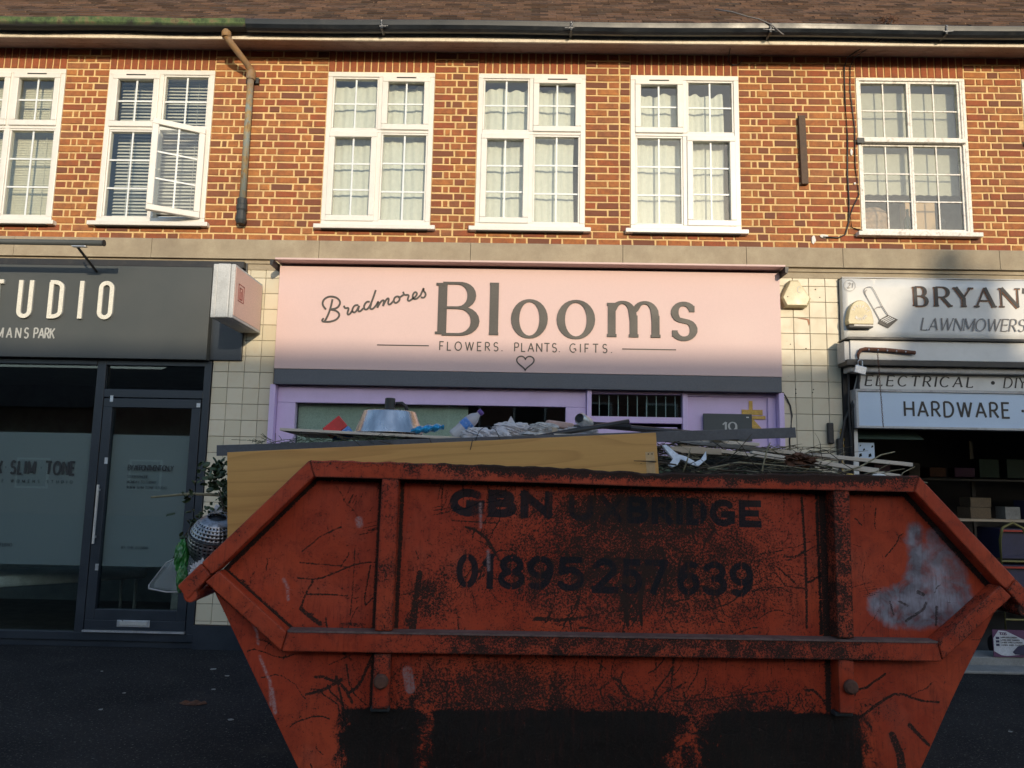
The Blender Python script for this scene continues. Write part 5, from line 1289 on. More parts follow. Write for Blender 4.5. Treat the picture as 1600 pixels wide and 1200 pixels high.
# sprayed silver patch at the right
for pts, w, v in (([(1.345, 1.42), (1.35, 1.30), (1.34, 1.22)], .018, .75), ([(1.425, 1.40), (1.43, 1.30), (1.44, 1.22)], .020, .62), ([(1.46, 1.33), (1.52, 1.24), (1.55, 1.13)], .035, .60), ([(1.36, 1.20), (1.45, 1.17), (1.52, 1.08)], .055, .70), ([(1.19, 1.13), (1.27, 1.15), (1.33, 1.18)], .018, .72), ([(1.17, 1.10), (1.24, 1.06), (1.34, 1.05), (1.44, 1.06)], .030, .74), ([(1.30, 1.12), (1.42, 1.10)], .045, .80), ([(1.42, 1.30), (1.48, 1.2)], .05, .62)):
    poly_paint(silver, pts, w, v, .050)
for pts, w in (([(1.29, 1.035), (1.37, 1.085), (1.385, 1.115)], .005), ([(1.43, 1.10), (1.425, 1.02)], .005), ([(1.22, 1.12), (1.235, 1.06)], .004), ([(1.35, 1.16), (1.372, 1.150)], .008), ([(1.26, 1.12), (1.30, 1.10)], .004)): poly_paint(wear_shade, pts, w, .9, .004)
# pale scrapes
for pts, w in (([(-1.425, 1.165), (-1.405, 1.13), (-1.40, 1.08)], .003), ([(-1.56, 1.02), (-1.52, .95), (-1.51, .90)], .0025), ([(-1.54, 1.0), (-1.50, .96)], .002), ([(-1.50, .85), (-1.45, .75), (-1.44, .66)], .003), ([(-1.44, .72), (-1.42, .63)], .005), ([(-.56, 1.30), (-.555, 1.22)], .004), ([(-.6, 1.5), (-.595, 1.4)], .003), ([(-1.12, 1.42), (-1.115, 1.40)], .012), ([(-.885, .80), (-.87, .73)], .018)):
    poly_paint(pale, pts, w, 1.0, .005)
# black grime from the lifting gear and road dirt along the foot, plus post-side shade
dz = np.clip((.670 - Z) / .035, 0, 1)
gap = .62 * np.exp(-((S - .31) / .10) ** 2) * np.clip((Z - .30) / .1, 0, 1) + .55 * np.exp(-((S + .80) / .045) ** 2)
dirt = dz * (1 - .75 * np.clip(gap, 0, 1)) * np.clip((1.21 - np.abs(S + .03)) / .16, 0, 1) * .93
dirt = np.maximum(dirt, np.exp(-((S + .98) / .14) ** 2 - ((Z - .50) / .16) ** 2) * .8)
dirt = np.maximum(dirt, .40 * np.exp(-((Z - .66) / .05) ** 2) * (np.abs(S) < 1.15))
dirt = np.maximum(dirt, .75 * np.exp(-((S - .90) / .012) ** 2) * (Z > .97))  # band left of the right post: grime together with the post's shade, painted in
# weld rust and painted-in crease shade where the rails meet the plate
for pts, w in (([(-1.30, 1.592), (1.30, 1.588)], .007), ([(-1.375, .882), (1.375, .876)], .008), ([(-1.300, 1.600), (-1.668, 1.205)], .009), ([(1.300, 1.595), (1.668, 1.20)], .012), ([(-1.668, 1.20), (-1.378, .966)], .004), ([(-1.03, 1.59), (-1.03, .98)], .007), ([(-.94, 1.59), (-.94, .98)], .005), ([(.925, 1.59), (.925, .97)], .013), ([(1.018, 1.59), (1.018, .97)], .006), ([(-1.72, 1.14), (-1.40, .882)], .010), ([(1.72, 1.14), (1.40, .882)], .010), ([(-1.03, .88), (-1.03, .66)], .004), ([(.925, .87), (.925, .66)], .009)):
    poly_paint(wear_shade, pts, w, 1.0, .012)
for k in range(150):         # rust runs below the rails
    x = rs.uniform(-1.1, 1.2); z0 = rs.choice([1.59, .88]); L = rs.uniform(.02, .10) * (1.6 if z0 > 1 else 1); seg_paint(wear_shade, (x, z0), (x + rs.gauss(0, .004), z0 - L), .0022, rs.uniform(.45, .85), .004, .0006)
SY = PY + (.008 * np.sin(S * 2.1 + 1) * np.sin(Z * 3.3) + .006 * np.sin(S * 7 + Z * 5) + .007 * np.exp(-((S + .2) / .16) ** 2 - ((Z - 1.22) / .12) ** 2) - .006 * np.exp(-((S - .55) / .12) ** 2 - ((Z - 1.1) / .1) ** 2) + .007 * np.exp(-((S + 1.2) / .10) ** 2 - ((Z - 1.15) / .09) ** 2) + .006 * np.exp(-((S - 1.25) / .1) ** 2 - ((Z - .7) / .1) ** 2))
verts = np.stack([S, SY, Z], -1).reshape(-1, 3)
idx = np.arange((NV + 1) * (NU + 1)).reshape(NV + 1, NU + 1)
quads = np.stack([idx[:-1, :-1], idx[:-1, 1:], idx[1:, 1:], idx[1:, :-1]], -1).reshape(-1, 4)
me = bpy.data.meshes.new('side_panel')
me.vertices.add(len(verts)); me.vertices.foreach_set('co', verts.astype(np.float32).ravel())
me.loops.add(quads.size); me.loops.foreach_set('vertex_index', quads.astype(np.int32).ravel())
me.polygons.add(len(quads)); me.polygons.foreach_set('loop_start', (np.arange(len(quads)) * 4).astype(np.int32))
try: me.polygons.foreach_set('loop_total', np.full(len(quads), 4, np.int32))
except Exception: pass
me.update(calc_edges=True); me.polygons.foreach_set('use_smooth', [True] * len(quads))
for nm, arr in (('wear_shade', wear_shade), ('ink', ink), ('silver', silver), ('spk', spk), ('dirt', dirt), ('pale', pale)):
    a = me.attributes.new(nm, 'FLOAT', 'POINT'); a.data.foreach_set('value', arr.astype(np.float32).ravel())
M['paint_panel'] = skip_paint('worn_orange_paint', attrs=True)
M['paint'] = skip_paint('chipped_orange_paint', rust=.012)
M['paint_chip'] = skip_paint('heavily_chipped_paint', rust=.055)
M['paint_rim'] = skip_paint('rim_paint', rust=.02, top=(1.60, 1.66, .22, .25, .7, 1.25))
M['paint_rail'] = skip_paint('rail_paint', rust=.0, top=(.80, .89, .115, .15, .8, 1.15))
M['paint_in'] = skip_paint('inner_paint', rust=.12)
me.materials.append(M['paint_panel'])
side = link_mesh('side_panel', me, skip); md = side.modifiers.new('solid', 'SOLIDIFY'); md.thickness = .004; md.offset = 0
# far side plate, sloped end plates, floor, skids
def hexa(y0, y1):
    return [(-1.134, .10), (1.134, .10), (1.71, 1.12), (1.27, 1.62), (-1.27, 1.62), (-1.71, 1.12)]
m = MB(); m.prism(hexa(0, 0), 1.70, 1.705); m.build('far_side_panel', M['paint_in'], skip)
for sgn in (-1, 1):
    m = MB(); P = [(sgn * 1.126, .10), (sgn * 1.702, 1.12)]
    m.add([(P[0][0], .085, P[0][1]), (P[0][0], 1.699, P[0][1]), (P[1][0], 1.699, P[1][1]), (P[1][0], .085, P[1][1])], [(0, 1, 2, 3)]); m.build('end_plate', M['paint_in'], skip, solid=.005)
    m = MB(); m.tube([(sgn * 1.775, .0, 1.105), (sgn * 1.775, 1.78, 1.105)], .030, 12); m.build('end_bar', M['paint_in'] if sgn > 0 else M['paint'], skip, smooth=False)
m = MB(); m.box(-1.13, 1.13, .09, 1.69, .085, .098); m.box(-1.0, 1.0, .2, .35, 0, .084); m.box(-1.0, 1.0, 1.4, 1.55, 0, .084); m.build('floor_plate', M['paint_in'], skip)
# rails on the near side
def sag(x): return -.014 * math.exp(-((x - .25) / .45) ** 2)
def dent(x): return -.012 * math.exp(-((x - .10) / .035) ** 2) - .010 * math.exp(-((x - .17) / .02) ** 2) - .006 * math.exp(-((x + .08) / .06) ** 2)
m = MB(); N = 150
V = []
for i in range(N + 1):
    u = i / N; x = -1.30 + 2.60 * u; xt = -1.325 + 2.65 * u
    d = sag(x); j = .0018 * sin(x * 31) + .0012 * sin(x * 83 + 1) + rs.uniform(-.0009, .0009)
    V += [(x, .0 + .003 * sin(x * 11), T0 + d * .4), (xt, -.002, T1 - .006 + d + dent(x) + j), (xt, .006, T1 + d + dent(x) + j), (xt, .072, T1 + d + dent(x) * .3 + j), (xt, .079, T1 - .008 + d), (x, .079, T0 + d * .4)]
F = []
for i in range(N):
    for k in range(6): F.append((i * 6 + k, (i + 1) * 6 + k, (i + 1) * 6 + (k + 1) % 6, i * 6 + (k + 1) % 6)[::-1])
F += [tuple(range(6)), tuple(N * 6 + k for k in range(5, -1, -1))]
m.add(V, F); m.build('top_rail', M['paint_rim'], skip)
for sgn in (-1, 1):
    q = lambda pts: [(sgn * x, z) for x, z in pts]
    m = MB(); m.prism(q([(-1.328, 1.668), (-1.742, 1.235), (-1.698, 1.188), (-1.672, 1.208), (-1.303, 1.600)]), -.001, .078); m.build('sloped_rail', M['paint'], skip, bevel=.006)
    m = MB(); m.prism(q([(-1.7435, 1.233), (-1.832, 1.140), (-1.785, 1.085), (-1.6995, 1.1865)]), -.003, .08); m.build('lug', M['paint_chip'] if sgn < 0 else M['paint'], skip, bevel=.006)
    m = MB(); m.prism(q([(-1.6705, 1.2055), (-1.722, 1.158), (-1.396, .888), (-1.378, .964)]), .001, .078); m.build('diagonal_rail', M['paint_chip'] if sgn < 0 else M['paint'], skip, bevel=.006)
m = MB(); m.prism([(-1.3765, .9635), (-1.3935, .887), (1.3935, .882), (1.3765, .958)], .0, .078); m.build('lower_rail', M['paint_rail'], skip, bevel=.005)
m = MB(); m.prism([(-1.374, .9645), (1.374, .959), (1.376, .9665), (-1.376, .972)], -.004, .07); m.build('weld_lip', simple('bare_scraped_edge', (.17, .105, .09), .7, var=.4, scale=20, dirt=(.05, .03, .025), dirt_amt=.7), skip)
for sgn in (-1, 1):
    xc = -.985 if sgn < 0 else .975
    m = MB(); m.box(xc - .036, xc + .036, .002, .078, .973, 1.597); m.build('post', M['paint_chip'] if sgn < 0 else M['paint_rail'], skip, bevel=.005)
    m = MB(); m.box(xc - .034, xc + .034, .008, .078, .665, .881); m.build('lower_post', M['paint_chip'] if sgn < 0 else M['paint'], skip, bevel=.004)
    m = MB(); m.lathe([(0, 0), (.026, 0), (.030, .006), (.030, .02), (.022, .03), (0, .032)], (xc + (.0 if sgn < 0 else .012), .010, .775), 18, Matrix.Rotation(pi / 2, 3, 'X')); m.build('lifting_pin', M['rusty'], skip, smooth=False)
    m = MB(); m.box(xc - .042, xc + .036, .030, .078, .645, .6645); m.build('bracket_foot', M['castiron'], skip, bevel=.006)

# ------------------------------------------------------------------ the load (positions in the skip's own frame: x along, y from near side to far side, z up)
_c, _s = cos(R_(4)), sin(R_(4))
def sk(x, y, z): return (.4144 + x * _c - y * _s, -3.9815 + x * _s + y * _c, z - x * .0061)
SKR = R_(4)
def place(o, x, y, z, rx=0, ry=0, rz=0):
    o.location = sk(x, y, z); o.rotation_euler = (rx, ry, SKR + rz); return o
nz_ = lambda a, b: .5 * sin(a * 5.1 + b * 3.3) + .3 * sin(a * 11.7 - b * 7.9 + 1) + .2 * sin(a * 23 + b * 19)
def heap_z(x, y):
    e = max(abs(x) - 1.15, 0)
    base = 1.60 + .085 * math.exp(-((y - .95) / .55) ** 2) + .025 * nz_(x, y) - 1.02 * e - .10 * math.exp(-(y / .12) ** 2)
    base += .085 * min(max(x / .3, 0), 1) * math.exp(-((y - 1.0) / .45) ** 2)
    return base
m = MB(); m.sheet(lambda u, v: sk(-1.66 + 3.32 * u, .09 + 1.60 * v, heap_z(-1.66 + 3.32 * u, .09 + 1.60 * v) + random.uniform(-.012, .012)), 150, 70)
tag(m.build('waste_heap', M['soil']), 'dark mixed garden and building waste filling the skip', 'waste heap', kind='stuff')

# oak effect board standing behind the near rim
m = MB(); m.box(0, 1.90, -.008, .008, -.40, .0)
b = m.build('oak_board', M['plywood'], bevel=.0015); place(b, -1.70, .135, 1.695, 0, R_(-3.9), 0)
tag(b, 'oak effect laminated board standing on edge behind the skip rim', 'board')
m = MB(); m.box(1.845, 1.885, -.0095, -.0083, -.185, -.085); m.build('connector_plate', simple('pale_wood_plate', (.60, .40, .20), .6), b)
m = MB(); m.box(1.855, 1.860, -.0105, -.0098, -.098, -.092); m.box(1.872, 1.877, -.0105, -.0098, -.098, -.092); m.build('screw', M['vent'], b)
# long charcoal board
m = MB(); m.box(0, 2.86, -.002, .12, -.022, .020); m.box(0, 2.86, -.006, -.0025, -.030, .022)
b = m.build('charcoal_board', M['grey_board'], bevel=.002); place(b, -1.86, .48, 1.716, 0, R_(-3.05), 0)
tag(b, 'long charcoal plastic board lying the length of the load', 'board')
# white sheet under the lampshade and pale battens
def batten(x0, z0, x1, z1, y, h=.022, d=.05, mat='batten_pale', lab='', y1=None, name='batten', cat='batten'):
    L = math.hypot(x1 - x0, z1 - z0); m = MB(); m.box(0, L, -d / 2, d / 2, -h / 2, h / 2)
    o = m.build(name, M[mat], bevel=.0015); dy = (y1 - y) if y1 is not None else 0
    place(o, x0, y, z0, 0, -math.atan2(z1 - z0, x1 - x0), math.atan2(dy, x1 - x0)); return tag(o, lab, cat)
batten(-1.60, 1.832, -.16, 1.792, .92, .014, .62, 'batten_pale', 'thin pale sheet of board under the metal lampshade', name='thin_sheet', cat='board')
batten(-.30, 1.838, .36, 1.842, .66, .018, .14, 'batten_pale', 'pale plank under the black rods, right of the crumpled cloth', name='plank', cat='plank')
batten(-.55, 1.812, .28, 1.800, .58, .014, .10, 'batten', 'brown plank just below the pale plank under the black rods', name='plank', cat='plank')
batten(.10, 1.868, .95, 1.832, .86, .018, .05, 'batten_pale', 'pale batten running right below the ribbed black rod')
batten(.30, 1.845, 1.72, 1.735, .70, .020, .045, 'batten_pale', 'longest pale batten sticking out past the right end of the skip')
batten(.62, 1.840, 1.42, 1.768, .90, .022, .05, 'batten', 'brown batten just above the longest pale batten')
batten(.42, 1.800, 1.45, 1.700, .55, .018, .04, 'batten_pale', 'pale batten half buried in the twigs at the right')
batten(.75, 1.775, 1.50, 1.672, .44, .014, .035, 'batten_pale', 'shorter pale batten low at the right rim corner')
batten(.33, 1.775, .58, 1.768, .40, .030, .05, 'batten', 'short brown offcut behind the broken white ceramic', name='offcut', cat='offcut')
batten(-.72, 1.905, -.52, 1.862, 1.1, .012, .05, 'batten_pale', 'pale splintered offcut leaning behind the plastic bottle', name='offcut', cat='offcut')
# black rods
m = MB(); m.tube([sk(-.43, .55, 1.795), sk(-.15, .62, 1.86), sk(.20, .74, 1.935)], [.013, .014, .012], 8); m.tube([sk(-.24, .56, 1.835), sk(-.19, .56, 1.80)], .011, 6)
tag(m.build('black_rod', M['plastic_black'], smooth=True), 'straight black rod slanting up to the right across the load', 'rod')
m = MB(); m.tube([sk(-.32, .96, 1.885), sk(.10, .92, 1.922), sk(.45, .90, 1.900), sk(.84, .86, 1.872)], .017, 8)
for k in range(40): 
    t_ = k / 40; m.tube([sk(.0 + .25 * t_, .905, 1.925 - .01 * t_), sk(.003 + .25 * t_, .905, 1.925 - .01 * t_)], .020, 6)
tag(m.build('black_rod', M['plastic_black'], smooth=False), 'ribbed black tube sloping down to the right behind the can', 'rod')
m = MB(); m.prism([(0, 0), (.05, .035), (.10, 0)], -.03, .03); tag(place(m.build('black_wedge', M['plastic_black'], bevel=.003), .66, .80, 1.860), 'small black wedge lying on the battens below the number plaque', 'wedge')
m = MB(); m.prism([(-.02, 0), (.05, .035), (.12, .0)], -.03, .03); m.box(-.05, .14, -.03, .03, -.012, -.001); tag(place(m.build('black_wedge', M['plastic_black'], bevel=.003), .86, .60, 1.872), 'black clip on the right end of the charcoal board', 'wedge')
# metal lampshade
ls = thing('lampshade', 'brushed metal drum lampshade with a black fitting, upside on the load', 'lampshade', sk(-1.085, .90, 1.842), SKR)
m = MB(); m.lathe([(.0, .118), (.134, .121), (.141, .119), (.143, .115), (.185, .003), (.187, .0), (.183, .0)], n=48); m.build('shade', M['steel'], ls, smooth=True)
m = MB(); m.lathe([(0, .122), (.045, .122), (.045, .132), (.028, .136), (.028, .192), (.024, .195), (0, .195)], n=20); m.build('fitting', M['plastic_black'], ls)
m = MB(); m.tube([(.03, 0, .165), (.065, 0, .168), (.088, .0, .15), (.095, 0, .122)], .010, 8); m.build('flex', M['plastic_black'], ls, smooth=True)
# packets, bottle, can, cloths
m = MB(); m.box(-.055, .055, -.02, .02, 0, .072); pk = place(m.build('crushed_packet', M['redcard'], bevel=.006), -1.335, .80, 1.835, 0, R_(-42), .2); tag(pk, 'crushed red and blue packet lying left of the lampshade', 'packet')
m = MB(); m.box(-.053, .057, -.022, .022, -.062, -.001); m.build('blue_end', M['bluecard'], pk, bevel=.005)
pk = thing('crisp_packet', 'bright blue foil packet lying right of the lampshade', 'packet', sk(-.865, .72, 1.838), SKR)
m = MB(); m.sheet(lambda u, v: (.17 * (u - .5), .045 * cos(v * 6.283) * (1 - .3 * abs(2 * u - 1)) + .004 * sin(u * 31), .020 + .020 * sin(v * 6.283) * (1 - .5 * abs(2 * u - 1) ** 3) + .004 * sin(u * 23 + v * 9) + .024 * (u - .3)), 22, 18); m.build('foil', M['bluefoil'], pk, smooth=False)
m = MB(); m.lathe([(0, 0), (.022, 0), (.025, .01), (.018, .022), (0, .024)], (-.74 + .74, 0, 0)); o = place(m.build('sponge_scrap', M['yellow'], smooth=True), -.742, .66, 1.800, 0, .2); tag(o, 'small yellow scrap between the blue packet and the plastic bottle', 'scrap')
bt = thing('plastic_bottle', 'cloudy plastic bottle with purple cap and blue label pointing up right', 'bottle', sk(-.735, .70, 1.825)); bt.rotation_euler = (0, R_(48), SKR)
m = MB(); m.lathe([(0, 0), (.028, .002), (.034, .012), (.032, .05), (.034, .07), (.034, .13), (.030, .15), (.014, .175), (.013, .182)], n=20); m.build('body', M['clearbottle'], bt, smooth=True)
m = MB(); m.lathe([(.0345, .075), (.0348, .076), (.0348, .118), (.0345, .119)], n=20); m.build('label', M['bluecard'], bt, smooth=True)
m = MB(); m.lathe([(0, .206), (.016, .205), (.017, .183), (.015, .182)], n=16); m.build('cap', M['purple'], bt, smooth=True)
def crumple(name, mat, x, y, z, sx, sy, sz, lab, cat, seed, n=26, rough=.32, rz=0):
    r = random.Random(seed); ph = [r.uniform(0, 6) for _ in range(8)]
    def fn(u, v):
        a = u * 2 * pi; b = (v - .5) * pi
        d = Vector((cos(a) * cos(b), sin(a) * cos(b), sin(b)))
        k = 1 + rough * (.5 * sin(d.x * 5 + ph[0] + 3 * sin(d.z * 4 + ph[1])) * sin(d.y * 6 + ph[2]) + .35 * abs(sin(d.x * 9 + d.z * 11 + ph[3])) - .3 * abs(sin(d.y * 13 + d.x * 7 + ph[4])) + .2 * sin(d.z * 17 + d.x * 15 + ph[5]))
        return (d.x * sx * k, d.y * sy * k, d.z * sz * k)
    m = MB(); m.sheet(fn, n * 2, n); o = m.build(name, mat, smooth=False); place(o, x, y, z, 0, 0, rz); return tag(o, lab, cat)
crumple('plastic_bag', M['bagwhite'], -.60, .60, 1.826, .085, .06, .042, 'pinkish white crumpled plastic bag in front of the bottle', 'bag', 1)
crumple('plastic_bag', M['bagwhite'], -.50, .60, 1.822, .06, .06, .040, 'pale crumpled plastic bag half hidden right of the bottle', 'bag', 6)
o = crumple('paper_bag', M['bagwhite'], -.42, .82, 1.878, .10, .07, .038, 'white crumpled bag with a raised pointed corner', 'bag', 2)
m = MB(); m.add([(-.055, 0, -.02), (.055, .01, -.02), (.0, .04, -.02), (-.005, .01, .075)], [(0, 1, 3), (1, 2, 3), (2, 0, 3)]); m.build('raised_corner', M['bagwhite'], o)
crumple('cloth_bundle', M['cloth'], -.24, .86, 1.895, .085, .06, .030, 'dirty white rolled cloth on top of the load', 'cloth', 3, rough=.2)
crumple('cloth_bundle', M['cloth'], -.22, .78, 1.858, .15, .07, .026, 'flat grey cloth spread under the rolled cloth', 'cloth', 4, rough=.4)
crumple('cloth_bundle', M['bagwhite'], -.06, .78, 1.868, .10, .06, .026, 'frayed pale cloth draped left of the drink can', 'cloth', 5, rough=.5)
m = MB(); m.box(-.075, .075, -.035, .035, -.018, .018); tag(place(m.build('foam_block', M['pinkcloth'], bevel=.008), -.15, .92, 1.918, 0, R_(6), .1), 'dusty pink block resting on the rolled cloth', 'block')
m = MB(); m.box(-.014, .014, -.014, .014, -.022, .022); tag(place(m.build('wood_chip', M['batten'], bevel=.002), -.205, .66, 1.862), 'small brown wood chip on the grey cloth', 'offcut')
cn = thing('drink_can', 'silver drink can lying on its side with its end towards the street', 'can', sk(-.005, .80, 1.918)); cn.rotation_euler = (R_(78), 0, SKR + R_(-35))
m = MB(); m.lathe([(0, -.004), (.026, -.004), (.029, 0), (.033, .01), (.033, .10), (.026, .115)], n=24); m.build('body', M['alu'], cn, smooth=True)
m = MB(); m.lathe([(.030, .006), (.027, .002), (.026, .008), (0, .008)], (0, 0, 0), n=24); m.build('lid', M['steel'], cn, smooth=True)
m = MB(); m.tube([sk(-.625, .44, 1.765), sk(-.60, .44, 1.84), sk(-.575, .44, 1.862), sk(-.55, .44, 1.866), sk(-.52, .44, 1.85), sk(-.495, .44, 1.80)], .0018, 5); m.tube([sk(-.640, .10, 1.735), sk(-.632, .12, 1.78), sk(-.625, .44, 1.80)], .0018, 5)
tag(m.build('bent_wire', M['plastic_black'], smooth=True), 'thin black wire looped over the top of the oak board', 'wire')
m = MB()
m.prism([(0, 0), (.03, .03), (-.01, .10), (.01, .105), (.06, .055), (.10, .045), (.14, .02), (.11, .008), (.07, .03), (.045, -.002), (.015, -.015)], -.006, .006)
tag(place(m.build('broken_ceramic', M['ceramic'], bevel=.002), .28, .24, 1.695, R_(-25), 0, .2), 'broken white ceramic shard with sharp points at the end of the oak board', 'ceramic')
m = MB(); m.prism([(0, 0), (.07, .02), (.12, .06), (.10, .015), (.04, -.015)], -.005, .005); tag(place(m.build('broken_ceramic', M['ceramic'], bevel=.002), .40, .30, 1.700, R_(-30), R_(-8), .3), 'smaller white ceramic sliver right of the pointed shard', 'ceramic')
m = MB(); m.lathe([(0, 0), (.02, .0), (.034, .008), (.02, .016), (0, .018)]); tag(place(m.build('white_stone', M['caulk'], smooth=True), 1.22, .12, 1.660), 'smooth white pebble at the right corner of the rim', 'stone')
m = MB(); m.lathe([(0, 0), (.01, .0), (.018, .004), (.01, .009), (0, .010)]); tag(place(m.build('yellow_leaf', M['ribbon'], smooth=True), 1.08, .11, 1.665), 'small yellow leaf on the rim near the right corner', 'leaf')

# twigs: the tangle is stuff, the boldest branches are things
def twig_pts(x, y, z, ang, L, droop=.3, n=5, rr=random):
    p = [Vector((x, y, z))]; d = Vector((cos(ang), rr.uniform(-.5, .5), rr.uniform(-.05, .30)))
    for k in range(n):
        d = (d + Vector((rr.gauss(0, .12), rr.gauss(0, .12), rr.gauss(-.05 * droop, .13)))).normalized(); p.append(p[-1] + d * L / n)
    return p
rt_ = random.Random(21)
m = MB(); ml = MB()
for k in range(620):
    x = rt_.uniform(.24, 1.42); y = rt_.uniform(.10, 1.4); z = heap_z(x, y) + rt_.uniform(-.02, .09) * (1 if x < 1.3 else .4)
    P = twig_pts(x, y, z, rt_.choice([0, pi]) + rt_.gauss(0, .6), rt_.uniform(.06, .30), 1, 5, rt_)
    r0 = rt_.choice([.0015, .002, .003, .004]); zlim = (1.80 if y < .5 else 1.83) + (.05 if rt_.random() < .12 else 0)
    P = [sk(p.x, max(p.y, .09), min(p.z, zlim + rt_.uniform(-.02, .015))) for p in P]
    (m if rt_.random() < .62 else ml).tube(P, [r0, r0, r0 * .9, r0 * .8, r0 * .6, r0 * .4], 4, cap=False)
for k in range(110):
    x = rt_.uniform(-1.55, -.2); y = rt_.uniform(.25, 1.2); z = heap_z(x, y) + .05
    P = [sk(p.x, max(p.y, .2), min(p.z, 1.80)) for p in twig_pts(x, y, z, rt_.uniform(0, 6.28), .18, 1, 4, rt_)]; m.tube(P, .002, 4, cap=False)
tag(m.build('twig_tangle', M['bark'], smooth=True), 'dark tangle of pruned twigs along the right of the load', 'twigs', kind='stuff')
tag(ml.build('twig_tangle', M['bark_light'], smooth=True), 'paler dry twigs mixed through the tangle at the right', 'twigs', kind='stuff')
m = MB()
for k in range(900):
    x = rt_.uniform(.22, 1.45) if k % 5 else rt_.uniform(-1.5, -1.0); y = rt_.uniform(.10, 1.3); z = heap_z(x, y) + rt_.uniform(-.01, .085)
    s_ = rt_.uniform(.006, .018); Mx = Matrix.Translation(sk(x, y, min(z, 1.80))) @ Matrix.Rotation(rt_.uniform(0, 6.28), 4, 'Z') @ Matrix.Rotation(rt_.uniform(-1.3, 1.3), 4, 'X')
    m.add([Mx @ Vector(v) for v in ((-s_, 0, 0), (0, -s_ * .4, .002), (s_, 0, 0), (0, s_ * .4, .002))], [(0, 1, 2, 3)])
tag(m.build('small_leaves', M['leaf']), 'small dark green leaves scattered among the twigs', 'leaves', kind='stuff')
bold = [([(.34, .20, 1.665), (.36, .20, 1.72), (.375, .2, 1.775)], .004, 'thin upright pale stick close to the broken ceramic'),
        ([(.70, .18, 1.668), (.72, .2, 1.72), (.735, .2, 1.775), (.76, .22, 1.81)], .0045, 'pale stick standing up in front of the charcoal board'),
        ([(.86, .30, 1.70), (.92, .3, 1.74), (.96, .32, 1.80)], .004, 'short pale branch leaning right in the middle of the twigs'),
        ([(.44, .15, 1.68), (.60, .2, 1.715), (.80, .22, 1.705), (1.0, .25, 1.690)], .0045, 'long arched pale branch low along the rim'),
        ([(.70, .14, 1.672), (.95, .16, 1.678), (1.15, .18, 1.665)], .006, 'reddish brown straight branch lying just above the rim'),
        ([(1.10, .3, 1.675), (1.28, .4, 1.715), (1.42, .45, 1.78), (1.52, .5, 1.80)], .005, 'crooked branch rising over the right corner of the skip'),
        ([(1.36, .2, 1.63), (1.46, .3, 1.66), (1.56, .3, 1.645)], .004, 'pale branch end poking out beyond the right rim corner'),
        ([(1.38, .25, 1.63), (1.44, .3, 1.69), (1.50, .3, 1.72)], .003, 'thin forked twig rising outside the right rim corner'),
        ([(1.50, .3, 1.50), (1.58, .3, 1.49), (1.62, .3, 1.482)], .004, 'short pale twig poking out over the right sloping rail'),
        ([(.55, .22, 1.72), (.62, .24, 1.78), (.68, .24, 1.85)], .003, 'dark thin stick crossing in front of the charcoal board'),
        ([(-1.45, .40, 1.80), (-1.30, .36, 1.80), (-1.18, .34, 1.775)], .004, 'broken brown stick lying across the left end of the charcoal board')]
for P, r, lab in bold:
    m = MB(); m.tube([sk(*p) for p in P], [r * (1.0 - .4 * i / (len(P) - 1)) for i in range(len(P))], 6)
    tag(m.build('branch', M['bark' if 'dark' in lab or 'brown' in lab else 'bark_light'], smooth=True), lab, 'branch')
crumple('dead_leaf_clump', M['deadleaf'], .93, .28, 1.735, .065, .04, .028, 'rust brown clump of dead leaves in the twigs', 'dead leaves', 9, rough=.7)

# leafy branches hanging over the left end
leaf_me = []
for k in range(3):
    lm = MB(); lm.sheet(lambda u, v: ((u - .5) * .055, (v - .5) * .028 * math.sqrt(max(0, 1 - (2 * u - 1) ** 2)) * 1.2, .006 * sin(u * 3.1) - .010 * abs(2 * v - 1) + k * .001 * sin(u * 9)), 6, 2)
    me_ = lm.data('leaf', True); me_.materials.append(M['leaf']); leaf_me.append(me_)
rl = random.Random(3)
def leafy(lab, stems, clusters, nleaf, mat='bark', size=1.0):
    t_ = thing('leafy_branch', lab, 'branch')
    for P, r in stems:
        m = MB(); m.tube([sk(*p) for p in P], [r * (1 - .5 * i / (len(P) - 1)) for i in range(len(P))], 6); m.build('stem', M[mat], t_, smooth=True)
    for (x, y, z, s_, n) in clusters:
        for k in range(n):
            p = sk(x + rl.gauss(0, s_), y + rl.gauss(0, s_), z + rl.gauss(0, s_))
            sc = rl.uniform(.5, 1.0) * size
            link_mesh('leaf', rl.choice(leaf_me), t_, p, (rl.uniform(-1.2, 1.2), rl.uniform(-1.2, 1.2), rl.uniform(0, 6.28)), (sc, sc, sc))
leafy('leafy branch with a bare cut end reaching left over the studio door', [([(-1.58, .5, 1.50), (-1.75, .45, 1.50), (-1.95, .42, 1.505), (-2.12, .4, 1.485)], .011), ([(-1.70, .45, 1.44), (-1.80, .44, 1.50), (-1.85, .44, 1.56), (-1.87, .44, 1.62)], .005), ([(-1.6, .4, 1.40), (-1.74, .42, 1.47), (-1.80, .42, 1.505)], .010)],
      [(-1.84, .44, 1.62, .022, 34), (-1.83, .44, 1.58, .022, 24), (-1.93, .44, 1.57, .010, 3), (-2.03, .42, 1.405, .006, 1), (-1.95, .42, 1.50, .016, 7), (-1.90, .42, 1.60, .03, 8), (-1.78, .42, 1.50, .05, 30), (-1.74, .42, 1.56, .04, 30), (-1.84, .42, 1.545, .010, 3)], 0, 'bark_light', size=.85)
